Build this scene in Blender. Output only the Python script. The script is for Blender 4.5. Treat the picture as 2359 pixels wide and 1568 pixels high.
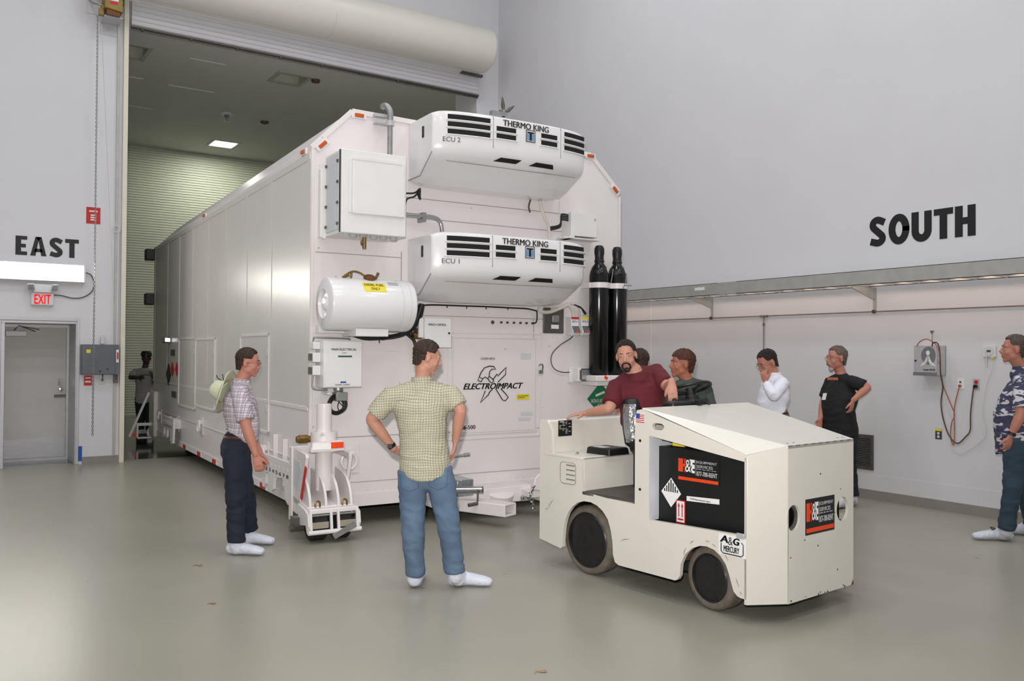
import bpy, bmesh, math, random
from math import sin, cos, pi, radians
from mathutils import Vector as V, Matrix
for o in list(bpy.data.objects): bpy.data.objects.remove(o)
random.seed(7)
SC = bpy.context.scene; COL = SC.collection
# ---------------------------------------------------------------- camera
FPX = 1987.6; YAW, PITCH, ROLL = [radians(a) for a in (33.896, 0.8056, 0.3491)]
_f = V((sin(YAW)*cos(PITCH), cos(YAW)*cos(PITCH), sin(PITCH)))
_r = V((cos(YAW), -sin(YAW), 0)); _u = _r.cross(_f)
CR = cos(ROLL)*_r + sin(ROLL)*_u; CU = -sin(ROLL)*_r + cos(ROLL)*_u; CF = _f
CAM = V((0, 0, 1.68))
cd = bpy.data.cameras.new('camera'); co = bpy.data.objects.new('camera', cd); COL.objects.link(co)
cd.sensor_width = 36; cd.lens = FPX/2359*36; cd.clip_start = .05; cd.clip_end = 200
co.matrix_world = Matrix(((CR.x, CU.x, -CF.x, 0), (CR.y, CU.y, -CF.y, 0), (CR.z, CU.z, -CF.z, 1.68), (0, 0, 0, 1)))
SC.camera = co
# ---------------------------------------------------------------- world, lights, exposure
w = bpy.data.worlds.new('world'); SC.world = w; w.use_nodes = True
w.node_tree.nodes['Background'].inputs[0].default_value = (.8, .82, .85, 1)
w.node_tree.nodes['Background'].inputs[1].default_value = .05
SC.view_settings.view_transform = 'Standard'; SC.view_settings.look = 'None'
SC.view_settings.exposure = 0.16; SC.view_settings.gamma = 1
SC.view_settings.use_curve_mapping = False
def area(name, loc, rot, sx, sy, power, col=(1, 1, 1), spread=pi):
    l = bpy.data.lights.new(name, 'AREA'); l.shape = 'RECTANGLE'; l.size = sx; l.size_y = sy
    l.energy = power; l.color = col; l.spread = spread
    o = bpy.data.objects.new(name, l); COL.objects.link(o); o.location = loc; o.rotation_euler = rot
    return o
# the high bay's ceiling lamps
for i, x in enumerate((-5.5, -1.2, 3.1, 7.2)):
    for j, y in enumerate((-3.5, .8, 5.0, 9.2)):
        area('high_bay_lamp_light', (x, y, 10.3), (0, 0, 0), 1.2, 1.2, 66, (.97, .975, 1))
# the photographer's flash beside the camera
fd_ = bpy.data.lights.new('camera_flash', 'SPOT'); fd_.energy = 1200; fd_.color = (1, .955, .945); fd_.spot_size = radians(100); fd_.spot_blend = 1; fd_.shadow_soft_size = .035
fl = bpy.data.objects.new('camera_flash', fd_); COL.objects.link(fl); fl.location = CAM + CU*.20 - CR*.05; fl.rotation_euler = (CF+CU*.16-CR*.03).to_track_quat('-Z', 'Y').to_euler()
# ---------------------------------------------------------------- measuring helpers (pixel of a landmark on a known real plane)
def ray(px, py): return CF + CR*((px-1179.5)/FPX) - CU*((py-784)/FPX)
def hit(px, py, P0, n):
    d = ray(px, py); n = V(n); return CAM + d*((V(P0)-CAM).dot(n)/d.dot(n))
def onz(px, py, z=0): return hit(px, py, (0, 0, z), (0, 0, 1))
def ony(px, py, y): return hit(px, py, (0, y, 0), (0, 1, 0))
def onx(px, py, x): return hit(px, py, (x, 0, 0), (1, 0, 0))
HF = V((sin(YAW), cos(YAW), 0)); HR = V((cos(YAW), -sin(YAW), 0))
def atd(px, py, zc): return hit(px, py, HF*zc, HF)
# ---------------------------------------------------------------- materials
def lin(c): return tuple(((v/255)/12.92 if v/255 <= .04045 else ((v/255+.055)/1.055)**2.4) for v in c)
def mat(name, c, rough=.5, metal=0, var=.06, scale=6, bump=0, bscale=60, emit=0, spec=.5, coat=0, stretch=None):
    m = bpy.data.materials.new(name); m.use_nodes = True; nt = m.node_tree; n = nt.nodes; L = nt.links
    b = n['Principled BSDF']; c = lin(c)
    b.inputs['Roughness'].default_value = rough; b.inputs['Metallic'].default_value = metal
    b.inputs['Specular IOR Level'].default_value = spec
    if coat: b.inputs['Coat Weight'].default_value = coat; b.inputs['Coat Roughness'].default_value = .08
    tc = n.new('ShaderNodeTexCoord'); src = tc.outputs['Object']
    if stretch:
        mp = n.new('ShaderNodeMapping'); mp.inputs['Scale'].default_value = stretch; L.new(src, mp.inputs[0]); src = mp.outputs[0]
    nz = n.new('ShaderNodeTexNoise'); nz.inputs['Scale'].default_value = scale; nz.inputs['Detail'].default_value = 4
    L.new(src, nz.inputs['Vector'])
    cr = n.new('ShaderNodeValToRGB'); cr.color_ramp.elements[0].position = .3; cr.color_ramp.elements[1].position = .7
    cr.color_ramp.elements[0].color = tuple(max(0, v*(1-var)) for v in c)+(1,)
    cr.color_ramp.elements[1].color = tuple(min(1, v*(1+var)) for v in c)+(1,)
    L.new(nz.outputs[0], cr.inputs[0]); L.new(cr.outputs[0], b.inputs['Base Color'])
    if emit:
        b.inputs['Emission Color'].default_value = c+(1,); b.inputs['Emission Strength'].default_value = emit
    if bump:
        n2 = n.new('ShaderNodeTexNoise'); n2.inputs['Scale'].default_value = bscale; n2.inputs['Detail'].default_value = 3
        L.new(src, n2.inputs['Vector'])
        bp = n.new('ShaderNodeBump'); bp.inputs['Strength'].default_value = bump; bp.inputs['Distance'].default_value = .01
        L.new(n2.outputs[0], bp.inputs['Height']); L.new(bp.outputs[0], b.inputs['Normal'])
    return m
def plaid(name, base, s1, s2, fx, fz, rot=0, w1=.38, wz=.38, diag=0):
    """woven check: stripes along the body's side axis and height"""
    m = mat(name, base, .85, var=.03, bump=.35, bscale=14, scale=9); nt = m.node_tree; n = nt.nodes; L = nt.links
    b = n['Principled BSDF']; basec = b.inputs['Base Color'].links[0].from_socket
    tc = n.new('ShaderNodeTexCoord'); mp = n.new('ShaderNodeMapping'); mp.inputs['Rotation'].default_value = (0, 0, rot)
    L.new(tc.outputs['Object'], mp.inputs[0])
    ns = n.new('ShaderNodeTexNoise'); ns.inputs['Scale'].default_value = 5; L.new(mp.outputs[0], ns.inputs['Vector'])
    sc = n.new('ShaderNodeVectorMath'); sc.operation = 'SCALE'; sc.inputs['Scale'].default_value = .05; L.new(ns.outputs[1], sc.inputs[0])
    ad = n.new('ShaderNodeVectorMath'); L.new(mp.outputs[0], ad.inputs[0]); L.new(sc.outputs[0], ad.inputs[1])
    sp = n.new('ShaderNodeSeparateXYZ'); L.new(ad.outputs[0], sp.inputs[0])
    def stripe(sock, f, wd, ph=0):
        a = n.new('ShaderNodeMath'); a.operation = 'MULTIPLY_ADD'; a.inputs[1].default_value = f; a.inputs[2].default_value = ph; L.new(sock, a.inputs[0])
        fr = n.new('ShaderNodeMath'); fr.operation = 'FRACT'; L.new(a.outputs[0], fr.inputs[0])
        lt = n.new('ShaderNodeMath'); lt.operation = 'LESS_THAN'; lt.inputs[1].default_value = wd; L.new(fr.outputs[0], lt.inputs[0])
        return lt.outputs[0]
    def mix(a, col, fac, k):
        mm = n.new('ShaderNodeMath'); mm.operation = 'MULTIPLY'; mm.inputs[1].default_value = k; L.new(fac, mm.inputs[0])
        mx = n.new('ShaderNodeMix'); mx.data_type = 'RGBA'; L.new(mm.outputs[0], mx.inputs[0]); L.new(a, mx.inputs[6]); mx.inputs[7].default_value = lin(col)+(1,)
        return mx.outputs[2]
    sx = n.new('ShaderNodeMath'); sx.operation = 'ADD'; L.new(sp.outputs[0], sx.inputs[0]); L.new(sp.outputs[1], sx.inputs[1])
    c = mix(basec, s1, stripe(sp.outputs[0], fx, w1), .62)
    c = mix(c, s1, stripe(sp.outputs[2], fz, wz), .62)
    c = mix(c, s2, stripe(sp.outputs[0], fx/2, .12, .3), .7); c = mix(c, s2, stripe(sp.outputs[2], fz/2, .12, .3), .7)
    L.new(c, b.inputs['Base Color']); return m
# ---------------------------------------------------------------- mesh builder
class B:
    def __init__(s): s.bm = bmesh.new()
    def face(s, pts):
        try: return s.bm.faces.new([s.bm.verts.new(V(p)) for p in pts])
        except ValueError: return None
    def box(s, x0, x1, y0, y1, z0, z1):
        v = [s.bm.verts.new((x, y, z)) for z in (z0, z1) for y in (y0, y1) for x in (x0, x1)]
        for q in ((0, 2, 3, 1), (4, 5, 7, 6), (0, 1, 5, 4), (2, 6, 7, 3), (0, 4, 6, 2), (1, 3, 7, 5)): s.bm.faces.new([v[i] for i in q])
        return s
    def obox(s, c, ex, ey, ez):      # oriented box: centre and three half-vectors
        c, ex, ey, ez = map(V, (c, ex, ey, ez))
        v = [s.bm.verts.new(c+a*ex+b*ey+d*ez) for d in (-1, 1) for b in (-1, 1) for a in (-1, 1)]
        for q in ((0, 2, 3, 1), (4, 5, 7, 6), (0, 1, 5, 4), (2, 6, 7, 3), (0, 4, 6, 2), (1, 3, 7, 5)): s.bm.faces.new([v[i] for i in q])
        return s
    def beam(s, p0, p1, w, h, up=(0, 0, 1)):
        p0, p1 = V(p0), V(p1); d = p1-p0; sd = d.cross(V(up)); sd = (sd if sd.length > 1e-6 else V((1, 0, 0))).normalized(); u = sd.cross(d).normalized()
        return s.obox((p0+p1)/2, d/2, sd*w/2, u*h/2)
    def rings(s, rs, cap=True, close=False):
        vs = [[s.bm.verts.new(p) for p in r] for r in rs]; n = len(rs[0])
        m = len(vs)
        for i in range(m if close else m-1):
            a, b = vs[i], vs[(i+1) % m]
            for j in range(n):
                try: s.bm.faces.new((a[j], a[(j+1) % n], b[(j+1) % n], b[j]))
                except ValueError: pass
        if cap and not close:
            try: s.bm.faces.new(list(reversed(vs[0]))); s.bm.faces.new(vs[-1])
            except ValueError: pass
        return s
    def tube(s, pts, r, n=10, close=False, smooth=0, side=None):
        pts = [V(p) for p in pts]
        if smooth:
            q = []; m = len(pts)
            for i in range(m if close else m-1):
                g = lambda k: pts[k % m] if close else pts[max(0, min(m-1, k))]
                a, b, c, d = g(i-1), g(i), g(i+1), g(i+2)
                for t in range(smooth):
                    t /= smooth
                    q.append(.5*((2*b)+(c-a)*t+(2*a-5*b+4*c-d)*t*t+(3*b-a-3*c+d)*t**3))
            if not close: q.append(pts[-1])
            if not isinstance(r, (int, float)):
                rr = []
                for i in range(len(q)):
                    f = i/smooth; k = min(int(f), len(r)-2) if not close else int(f) % len(r); rr.append(r[k]*(1-(f-k))+r[min(k+1, len(r)-1)]*(f-k))
                r = rr
            pts = q
        m = len(pts)
        if isinstance(r, (int, float)): r = [r]*m
        rs = []; ref = None
        for i in range(m):
            if close: d = pts[(i+1) % m]-pts[i-1]
            else: d = pts[min(i+1, m-1)]-pts[max(i-1, 0)]
            d.normalize()
            if ref is None: ref = d.orthogonal().normalized()
            ref = (ref-d*ref.dot(d)); ref = ref.normalized() if ref.length > 1e-6 else d.orthogonal().normalized()
            b = d.cross(ref)
            rs.append([pts[i]+(ref*cos(2*pi*k/n)+b*sin(2*pi*k/n))*r[i] for k in range(n)])
        return s.rings(rs, close=close)
    def cyl(s, p0, p1, r0, r1=None, n=24): return s.tube([p0, p1], [r0, r0 if r1 is None else r1], n)
    def prism(s, poly, axis, a, b):  # polygon in the two other axes, extruded a..b along axis
        def P(q, h):
            return {'x': (h, q[0], q[1]), 'y': (q[0], h, q[1]), 'z': (q[0], q[1], h)}[axis]
        va = [s.bm.verts.new(P(q, a)) for q in poly]; vb = [s.bm.verts.new(P(q, b)) for q in poly]; n = len(poly)
        s.bm.faces.new(va); s.bm.faces.new(list(reversed(vb)))
        for i in range(n): s.bm.faces.new((va[i], vb[i], vb[(i+1) % n], va[(i+1) % n]))
        return s
    def lathe(s, prof, c, axis=(0, 0, 1), n=28):
        ax = V(axis).normalized(); u = ax.orthogonal().normalized(); v = ax.cross(u); c = V(c)
        return s.rings([[c+ax*h+(u*cos(2*pi*k/n)+v*sin(2*pi*k/n))*max(r, 1e-4) for k in range(n)] for r, h in prof])
    def torus(s, c, nrm, R, r, n=24, m=8, sx=1):
        nrm = V(nrm).normalized(); u = nrm.orthogonal().normalized(); v = nrm.cross(u); c = V(c)
        return s.tube([c+u*R*sx*cos(2*pi*k/n)+v*R*sin(2*pi*k/n) for k in range(n)], r, m, close=True)
    def ball(s, c, r, M=None, n=14):
        r = r if hasattr(r, '__len__') else (r, r, r)
        mt = Matrix.Translation(V(c)) @ ((M or Matrix.Identity(3)).to_4x4()) @ Matrix.Diagonal((*r, 1))
        bmesh.ops.create_uvsphere(s.bm, u_segments=n, v_segments=max(6, n*2//3), radius=1, matrix=mt); return s
    def build(s, name, m, parent=None, bevel=0, ang=35, seg=2):
        bmesh.ops.recalc_face_normals(s.bm, faces=s.bm.faces)
        me = bpy.data.meshes.new(name); s.bm.to_mesh(me); s.bm.free()
        o = bpy.data.objects.new(name, me); COL.objects.link(o); me.materials.append(m)
        for p in me.polygons: p.use_smooth = True
        me.set_sharp_from_angle(angle=radians(ang))
        if bevel:
            md = o.modifiers.new('bevel', 'BEVEL'); md.width = bevel; md.segments = seg; md.limit_method = 'ANGLE'; md.angle_limit = radians(40); md.harden_normals = False
        if parent: o.parent = parent
        return o
def empty(name, loc=(0, 0, 0), rz=0, parent=None):
    o = bpy.data.objects.new(name, None); COL.objects.link(o); o.location = loc; o.rotation_euler = (0, 0, rz); o.empty_display_size = .1
    if parent: o.parent = parent
    return o
def tag(o, label=None, cat=None, group=None, kind=None):
    if label: o['label'] = label
    if cat: o['category'] = cat
    if group: o['group'] = group
    if kind: o['kind'] = kind
    return o
def bake(o):
    dg = bpy.context.evaluated_depsgraph_get(); me = bpy.data.meshes.new_from_object(o.evaluated_get(dg), depsgraph=dg); return me
def plate(name, m, outer, holes, t, org, ex, ey, parent=None, bevel=0):
    """flat sheet with cut-outs: outlines in sheet coordinates, thickness t behind the face"""
    cu = bpy.data.curves.new('tmp', 'CURVE'); cu.dimensions = '2D'; cu.fill_mode = 'BOTH'; cu.extrude = t/2
    for poly in [outer]+holes:
        sp = cu.splines.new('POLY'); sp.points.add(len(poly)-1); sp.use_cyclic_u = True
        for i, p in enumerate(poly): sp.points[i].co = (p[0], p[1], 0, 1)
    o = bpy.data.objects.new('tmp', cu); COL.objects.link(o); me = bake(o); bpy.data.objects.remove(o)
    ex, ey, org = V(ex), V(ey), V(org); nn = ex.cross(ey)
    for v in me.vertices: v.co = org+ex*v.co.x+ey*v.co.y+nn*(v.co.z-t/2)
    b = B(); b.bm.from_mesh(me); bmesh.ops.remove_doubles(b.bm, verts=b.bm.verts, dist=1e-5)
    return b.build(name, m, parent, bevel)
def text(s, m, org, ex, ey, w, h, parent=None, name='lettering', bold=0, t=.002, shear=0, line=None):
    """lettering laid on a surface, fitted into w x h, org = lower left corner"""
    cu = bpy.data.curves.new('tmp', 'FONT'); cu.body = s; cu.shear = shear; cu.resolution_u = 4
    if line: cu.space_line = line
    o = bpy.data.objects.new('tmp', cu); COL.objects.link(o); me = bake(o); bpy.data.objects.remove(o)
    me.name = name
    xs = [v.co.x for v in me.vertices]; ys = [v.co.y for v in me.vertices]
    x0, x1, y0, y1 = min(xs), max(xs), min(ys), max(ys); ex, ey, org = V(ex), V(ey), V(org); nn = ex.cross(ey).normalized()
    bm = bmesh.new(); bm.from_mesh(me)
    if bold:            # heavier strokes: the same letter laid over itself a hair apart
        g0 = list(bm.verts)+list(bm.edges)+list(bm.faces)
        for dx, dy in ((1, 0), (-1, 0), (.5, .35), (-.5, -.35), (.5, -.35), (-.5, .35)):
            d = bmesh.ops.duplicate(bm, geom=g0); bmesh.ops.translate(bm, verts=[g for g in d['geom'] if isinstance(g, bmesh.types.BMVert)], vec=(bold*dx, bold*dy, 0))
        x0 -= bold; x1 += bold; y0 -= bold*.35; y1 += bold*.35
    for v in bm.verts: v.co = org+ex*((v.co.x-x0)/(x1-x0)*w)+ey*((v.co.y-y0)/(y1-y0)*h)
    r = bmesh.ops.extrude_face_region(bm, geom=list(bm.faces))
    for g in r['geom']:
        if isinstance(g, bmesh.types.BMVert): g.co += nn*t
    bm.to_mesh(me); bm.free()
    o = bpy.data.objects.new(name, me); COL.objects.link(o); me.materials.append(m)
    if parent: o.parent = parent
    return o
def stroke(pts, wd):
    n = len(pts); L_, R_ = [], []
    for i in range(n):
        a, c = pts[max(i-1, 0)], pts[min(i+1, n-1)]; dx, dy = c[0]-a[0], c[1]-a[1]; q = math.hypot(dx, dy); nx, ny = -dy/q*wd/2, dx/q*wd/2
        L_.append((pts[i][0]+nx, pts[i][1]+ny)); R_.append((pts[i][0]-nx, pts[i][1]-ny))
    return [[L_[i], L_[i+1], R_[i+1], R_[i]] for i in range(n-1)]
def ell(cx, cy, rx, ry, a0, a1, n=12): return [(cx+rx*cos(radians(a0+(a1-a0)*k/n)), cy+ry*sin(radians(a0+(a1-a0)*k/n))) for k in range(n+1)]
def block_word(spec, m, org, ex, ey, H, name, t=.003):
    """heavy sign lettering; spec = [(letter, start, width)] in metres, height H"""
    b = B(); ex, ey, org = V(ex), V(ey), V(org); nn = ex.cross(ey)
    for ch, x0, w in spec:
        s = w/H; k = .255      # stroke in units of height
        if ch == 'E': P_ = [[(0, 0), (k, 0), (k, 1), (0, 1)]]+[[(k, y), (s-(.06 if y == .4 else 0), y), (s-(.06 if y == .4 else 0), y+.19), (k, y+.19)] for y in (0, .4, .81)]
        elif ch == 'T': P_ = [[(0, .79), (s, .79), (s, 1), (0, 1)], [(s/2-k/2, 0), (s/2+k/2, 0), (s/2+k/2, .79), (s/2-k/2, .79)]]
        elif ch == 'H': P_ = [[(0, 0), (k, 0), (k, 1), (0, 1)], [(s-k, 0), (s, 0), (s, 1), (s-k, 1)], [(k, .40), (s-k, .40), (s-k, .62), (k, .62)]]
        elif ch == 'A': c = s/2; P_ = [[(0, 0), (k*.95, 0), (c+.0, .80), (c+.14, 1), (c-.14, 1)], [(s, 0), (c+.14, 1), (c-.14, 1), (c, .80), (s-k*.95, 0)], [(.17, .20), (s-.17, .20), (s-.24, .38), (.24, .38)]]
        elif ch == 'O': o = ell(s/2, .5, s/2-k/2, .5-k*.40, 0, 360, 32); P_ = stroke([o[-2]]+o+[o[1]], k)
        elif ch == 'U': P_ = stroke([(k/2, 1), (k/2, .40)]+ell(s/2, .36, s/2-k/2, .36-k*.42, 180, 360, 14)+[(s-k/2, .40), (s-k/2, 1)], k)
        elif ch == 'S':
            kk = k*.95; c = s/2; rx = s/2-kk/2
            P_ = stroke([(s-.05, .80)]+ell(c, .735, rx*.95, .245-kk*.30, 62, 212, 12)+[(c, .50)]+ell(c, .265, rx, .265-kk*.42, 32, -118, 12)+[(.05, .17)], kk)
        for poly in P_:
            va = [b.bm.verts.new(org+ex*(x0+x*H)+ey*(y*H)+nn*t) for x, y in poly]; vb = [b.bm.verts.new(org+ex*(x0+x*H)+ey*(y*H)) for x, y in poly]
            b.bm.faces.new(va)
            for i in range(len(poly)): b.bm.faces.new((vb[i], vb[(i+1) % len(poly)], va[(i+1) % len(poly)], va[i]))
    return b.build(name, m)
def rrect(x0, x1, y0, y1, r, n=5):
    out = []
    for cx, cy, a in ((x1-r, y1-r, 0), (x0+r, y1-r, 90), (x0+r, y0+r, 180), (x1-r, y0+r, 270)):
        for k in range(n+1): t = radians(a+90*k/n); out.append((cx+r*cos(t), cy+r*sin(t)))
    return out
def circ(cx, cy, rx, ry=None, n=24): return [(cx+rx*cos(2*pi*k/n), cy+(ry or rx)*sin(2*pi*k/n)) for k in range(n)]
# palette
M_wall = mat('wall_paint', (214, 214, 217), .42, var=.015, scale=1.5, bump=.06, bscale=120, spec=.35)
M_floor = mat('epoxy_floor', (152, 149, 136), .30, var=.05, scale=.8, bump=.02, bscale=5, spec=.5)
def specks(m, scale, thr, col, k):
    nt = m.node_tree; n = nt.nodes; L = nt.links; b = n['Principled BSDF']; base = b.inputs['Base Color'].links[0].from_socket
    tc = n.new('ShaderNodeTexCoord'); nz = n.new('ShaderNodeTexNoise'); nz.inputs['Scale'].default_value = scale; nz.inputs['Detail'].default_value = 2; L.new(tc.outputs['Object'], nz.inputs['Vector'])
    cr = n.new('ShaderNodeValToRGB'); cr.color_ramp.elements[0].position = thr; cr.color_ramp.elements[1].position = thr+.02; L.new(nz.outputs[0], cr.inputs[0])
    mm = n.new('ShaderNodeMath'); mm.operation = 'MULTIPLY'; mm.inputs[1].default_value = k; L.new(cr.outputs[0], mm.inputs[0])
    mx = n.new('ShaderNodeMix'); mx.data_type = 'RGBA'; L.new(mm.outputs[0], mx.inputs[0]); L.new(base, mx.inputs[6]); mx.inputs[7].default_value = lin(col)+(1,); L.new(mx.outputs[2], b.inputs['Base Color'])
specks(M_floor, 7, .755, (96, 86, 72), .6)
M_floor2 = mat('dim_sealed_floor', (70, 74, 62), .1, var=.1, scale=1.2)  # the bay's low light is put into this dark base colour
M_back = mat('slatted_wall_paint', (196, 198, 180), .5, var=.03, scale=1)
M_ceil2 = mat('bay_ceiling_paint', (205, 206, 200), .7, var=.02)
M_base = mat('grey_skirting', (140, 136, 130), .5, var=.05)
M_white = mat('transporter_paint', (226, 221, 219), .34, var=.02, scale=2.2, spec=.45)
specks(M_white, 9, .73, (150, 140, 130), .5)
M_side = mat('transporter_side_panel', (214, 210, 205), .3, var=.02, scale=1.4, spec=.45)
M_gel = mat('fibreglass_shell', (229, 228, 228), .22, var=.012, coat=.3)
M_box = mat('enclosure_paint', (226, 225, 223), .32, var=.02)
M_box2 = mat('enclosure_side_paint', (204, 207, 211), .35, var=.02)
M_tug = mat('tug_cream_paint', (214, 211, 200), .3, var=.025, scale=3, spec=.5)
M_black = mat('black_plastic', (14, 14, 15), .45, var=.3)
M_void = mat('slot_shade', (10, 10, 10), .8, var=.4, scale=60)  # recess shade as colour: dark plates stand in for cut slots and vents
M_rub = mat('worn_tyre_rubber', (104, 97, 86), .85, var=.22, scale=14, bump=.5, bscale=40)
M_rubd = mat('dark_rubber', (30, 29, 28), .75, var=.25, scale=20)
M_rim = mat('black_wheel_rim', (26, 25, 26), .3, var=.4, scale=20)
M_steel = mat('galvanised_steel', (158, 160, 158), .42, .75, var=.12, scale=18)
M_zinc = mat('zinc_trough', (176, 177, 172), .5, .35, var=.08, scale=9)
M_alu = mat('brushed_aluminium', (190, 190, 192), .42, .3, var=.06, stretch=(1, 1, 12))
M_chrome = mat('chrome', (190, 190, 190), .15, 1, var=.04)
M_brass = mat('brass', (132, 104, 58), .4, .8, var=.15, scale=30)
M_rust = mat('brown_rusty_cap', (112, 72, 40), .6, .3, var=.3, scale=40)
M_ink = mat('black_lettering', (18, 18, 19), .5, var=.05)
M_dkgrey = mat('dark_grey_plate', (92, 88, 84), .4, .4, var=.15)
M_grey = mat('grey_enclosure_paint', (96, 100, 106), .45, var=.05)
M_red = mat('red_label', (190, 30, 28), .45, var=.08)
M_orange = mat('orange_marker_lens', (192, 84, 30), .3, var=.1)
M_refl = mat('retroreflector_white', (250, 248, 245), .3, var=.02, )
M_reflo = mat('retroreflector_orange', (238, 78, 30), .3, var=.12, scale=40)
M_yel = mat('yellow_label', (232, 214, 52), .45, var=.04)
M_green = mat('green_placard', (20, 112, 72), .4, var=.06)
M_blue = mat('blue_ink', (40, 70, 150), .5, var=.1)
M_lblue = mat('light_blue_badge', (96, 150, 196), .4, var=.08)
M_paper = mat('white_label', (232, 232, 230), .5, var=.02)
M_cable = mat('black_cable', (16, 16, 17), .5, var=.2)
M_wcable = mat('white_cable', (205, 200, 190), .5, var=.06)
M_brown = mat('brown_cable', (88, 66, 58), .5, var=.08)
M_ocable = mat('orange_cable', (170, 92, 60), .5, var=.08)
M_tube = mat('fluorescent_tube', (255, 252, 238), .4, var=0, emit=7)
M_lamp = mat('lit_panel', (255, 255, 245), .4, var=0, emit=9)
M_door = mat('door_paint', (200, 198, 194), .42, var=.02)
M_glass = mat('work_lamp_glass', (150, 154, 158), .15, .5, var=.25, scale=30)
M_tape = mat('silver_tape', (190, 192, 194), .18, .9, var=.12, bump=1, bscale=30)
M_seat = mat('black_vinyl', (22, 22, 23), .42, var=.2, bump=.2, bscale=20)
M_exitred = mat('lit_exit_letter', (225, 14, 20), .4, var=0, emit=.8)
M_gap = mat('panel_gap', (150, 146, 142), .7, var=.1)
M_orng = mat('sticker_orange', (226, 68, 14), .45, var=.05)
M_gold = mat('operator_gold_paint', (138, 116, 52), .45, .2, var=.1, scale=12)
EX, EY, EZ = V((1, 0, 0)), V((0, 1, 0)), V((0, 0, 1))
# ================================================================ the setting
def struct(o): o['kind'] = 'structure'; return o
EWY, SWX, TH = 14.10, 9.11, .80
b = B(); b.box(-9, SWX, -8, 14.28, -.1, 0); struct(b.build('floor', M_floor))
b = B(); b.box(-.5, 13.0, 14.28, 24.2, -.1, -.0); struct(b.build('floor_back', M_floor2))
b = B(); b.box(-9, SWX+.3, -8, 14.1, 10.5, 10.6); struct(b.build('ceiling', M_wall))
b = B(); b.box(-9, .80, EWY, EWY+TH, 0, 10.5); b.box(.80, 1.78, EWY, EWY+TH, 2.10, 10.5); b.box(1.78, 2.41, EWY, EWY+TH, 0, 10.5)
b.box(2.41, 8.62, EWY, EWY+TH, 6.99, 10.5); b.box(8.62, SWX, EWY, EWY+TH, 0, 10.5)
struct(b.build('wall_east', M_wall))
b = B(); b.box(SWX, SWX+.3, -8, EWY+TH, 0, 10.5); struct(b.build('wall_south', M_wall))
b = B(); b.box(-9.3, -9, -8, EWY, 0, 10.5); struct(b.build('wall_north', M_wall))
b = B(); b.box(-9, SWX, -8.3, -8, 0, 10.5); struct(b.build('wall_west', M_wall))
# the bay beyond the opening
b = B(); z = 0.0; poly = [(24.5, 0)]
while z < 7.05:
    poly += [(24.2, z), (24.2, z+.052), (24.225, z+.055), (24.225, z+.066)]; z += .067
poly += [(24.2, 7.05), (24.5, 7.05)]
b.prism(poly, 'x', -.5, 13); struct(b.build('wall_back', M_back, ang=20))
b = B(); b.box(-.8, -.5, 14.9, 24.5, 0, 7.05); struct(b.build('wall_back_left', M_ceil2))
b = B(); b.box(13, 13.3, 14.9, 24.5, 0, 7.05); struct(b.build('wall_back_right', M_ceil2))
b = B()
holes = [(5.47, 6.10, 16.2, 16.9), (2.55, 3.17, 16.25, 17.05), (5.87, 6.55, 22.39, 23.12)]
xs = sorted({-.5, 13.0, *[h[0] for h in holes], *[h[1] for h in holes]}); ys = sorted({14.9, 24.5, *[h[2] for h in holes], *[h[3] for h in holes]})
for i in range(len(xs)-1):
    for j in range(len(ys)-1):
        mx, my = (xs[i]+xs[i+1])/2, (ys[j]+ys[j+1])/2
        if not any(h[0] < mx < h[1] and h[2] < my < h[3] for h in holes): b.box(xs[i], xs[i+1], ys[j], ys[j+1], 7.05, 7.4)
bmesh.ops.remove_doubles(b.bm, verts=b.bm.verts, dist=1e-4)
struct(b.build('ceiling_back', M_ceil2))
def recess(h, label, lit=False):
    x0, x1, y0, y1 = h; r = empty('ceiling_light', ((x0+x1)/2, (y0+y1)/2, 7.05)); a, c = (x1-x0)/2, (y1-y0)/2
    b = B()
    for bx in ((-a-.02, -a+.05, -c-.02, c+.02), (a-.05, a+.02, -c-.02, c+.02), (-a+.05, a-.05, -c-.02, -c+.05), (-a+.05, a-.05, c-.05, c+.02)): b.box(*bx, -.012, .0)
    b.build('frame', M_ceil2 if lit else M_zinc, r)
    b = B(); b.box(-a+.04, a-.04, -c+.04, c-.04, .03 if lit else .26, .04 if lit else .27); b.build('diffuser', M_lamp if lit else M_back, r)
    if not lit:
        b = B(); 
        for s in (-1, 1): b.box(s*a-.004, s*a+.004, -c, c, 0, .26); b.box(-a, a, s*c-.004, s*c+.004, 0, .26)
        b.build('housing', M_back, r)
    tag(r, label, 'ceiling light'); return r
recess(holes[0], 'square unlit recessed ceiling fixture in middle of the far bay ceiling')
recess(holes[1], 'square unlit recessed ceiling fixture at left edge of the opening')
recess(holes[2], 'glowing square ceiling light above the far slatted wall', True)
area('bay_lamp_and_fill', (6.2, 22.75, 7.0), (0, 0, 0), .6, .6, 60, (.97, 1, .88))
area('bay_lamp_and_fill', (9.5, 18.5, 6.9), (0, 0, 0), .6, .6, 95, (1, 1, .92))  # added unseen fill without a fixture, brightens the bay ceiling
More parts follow.
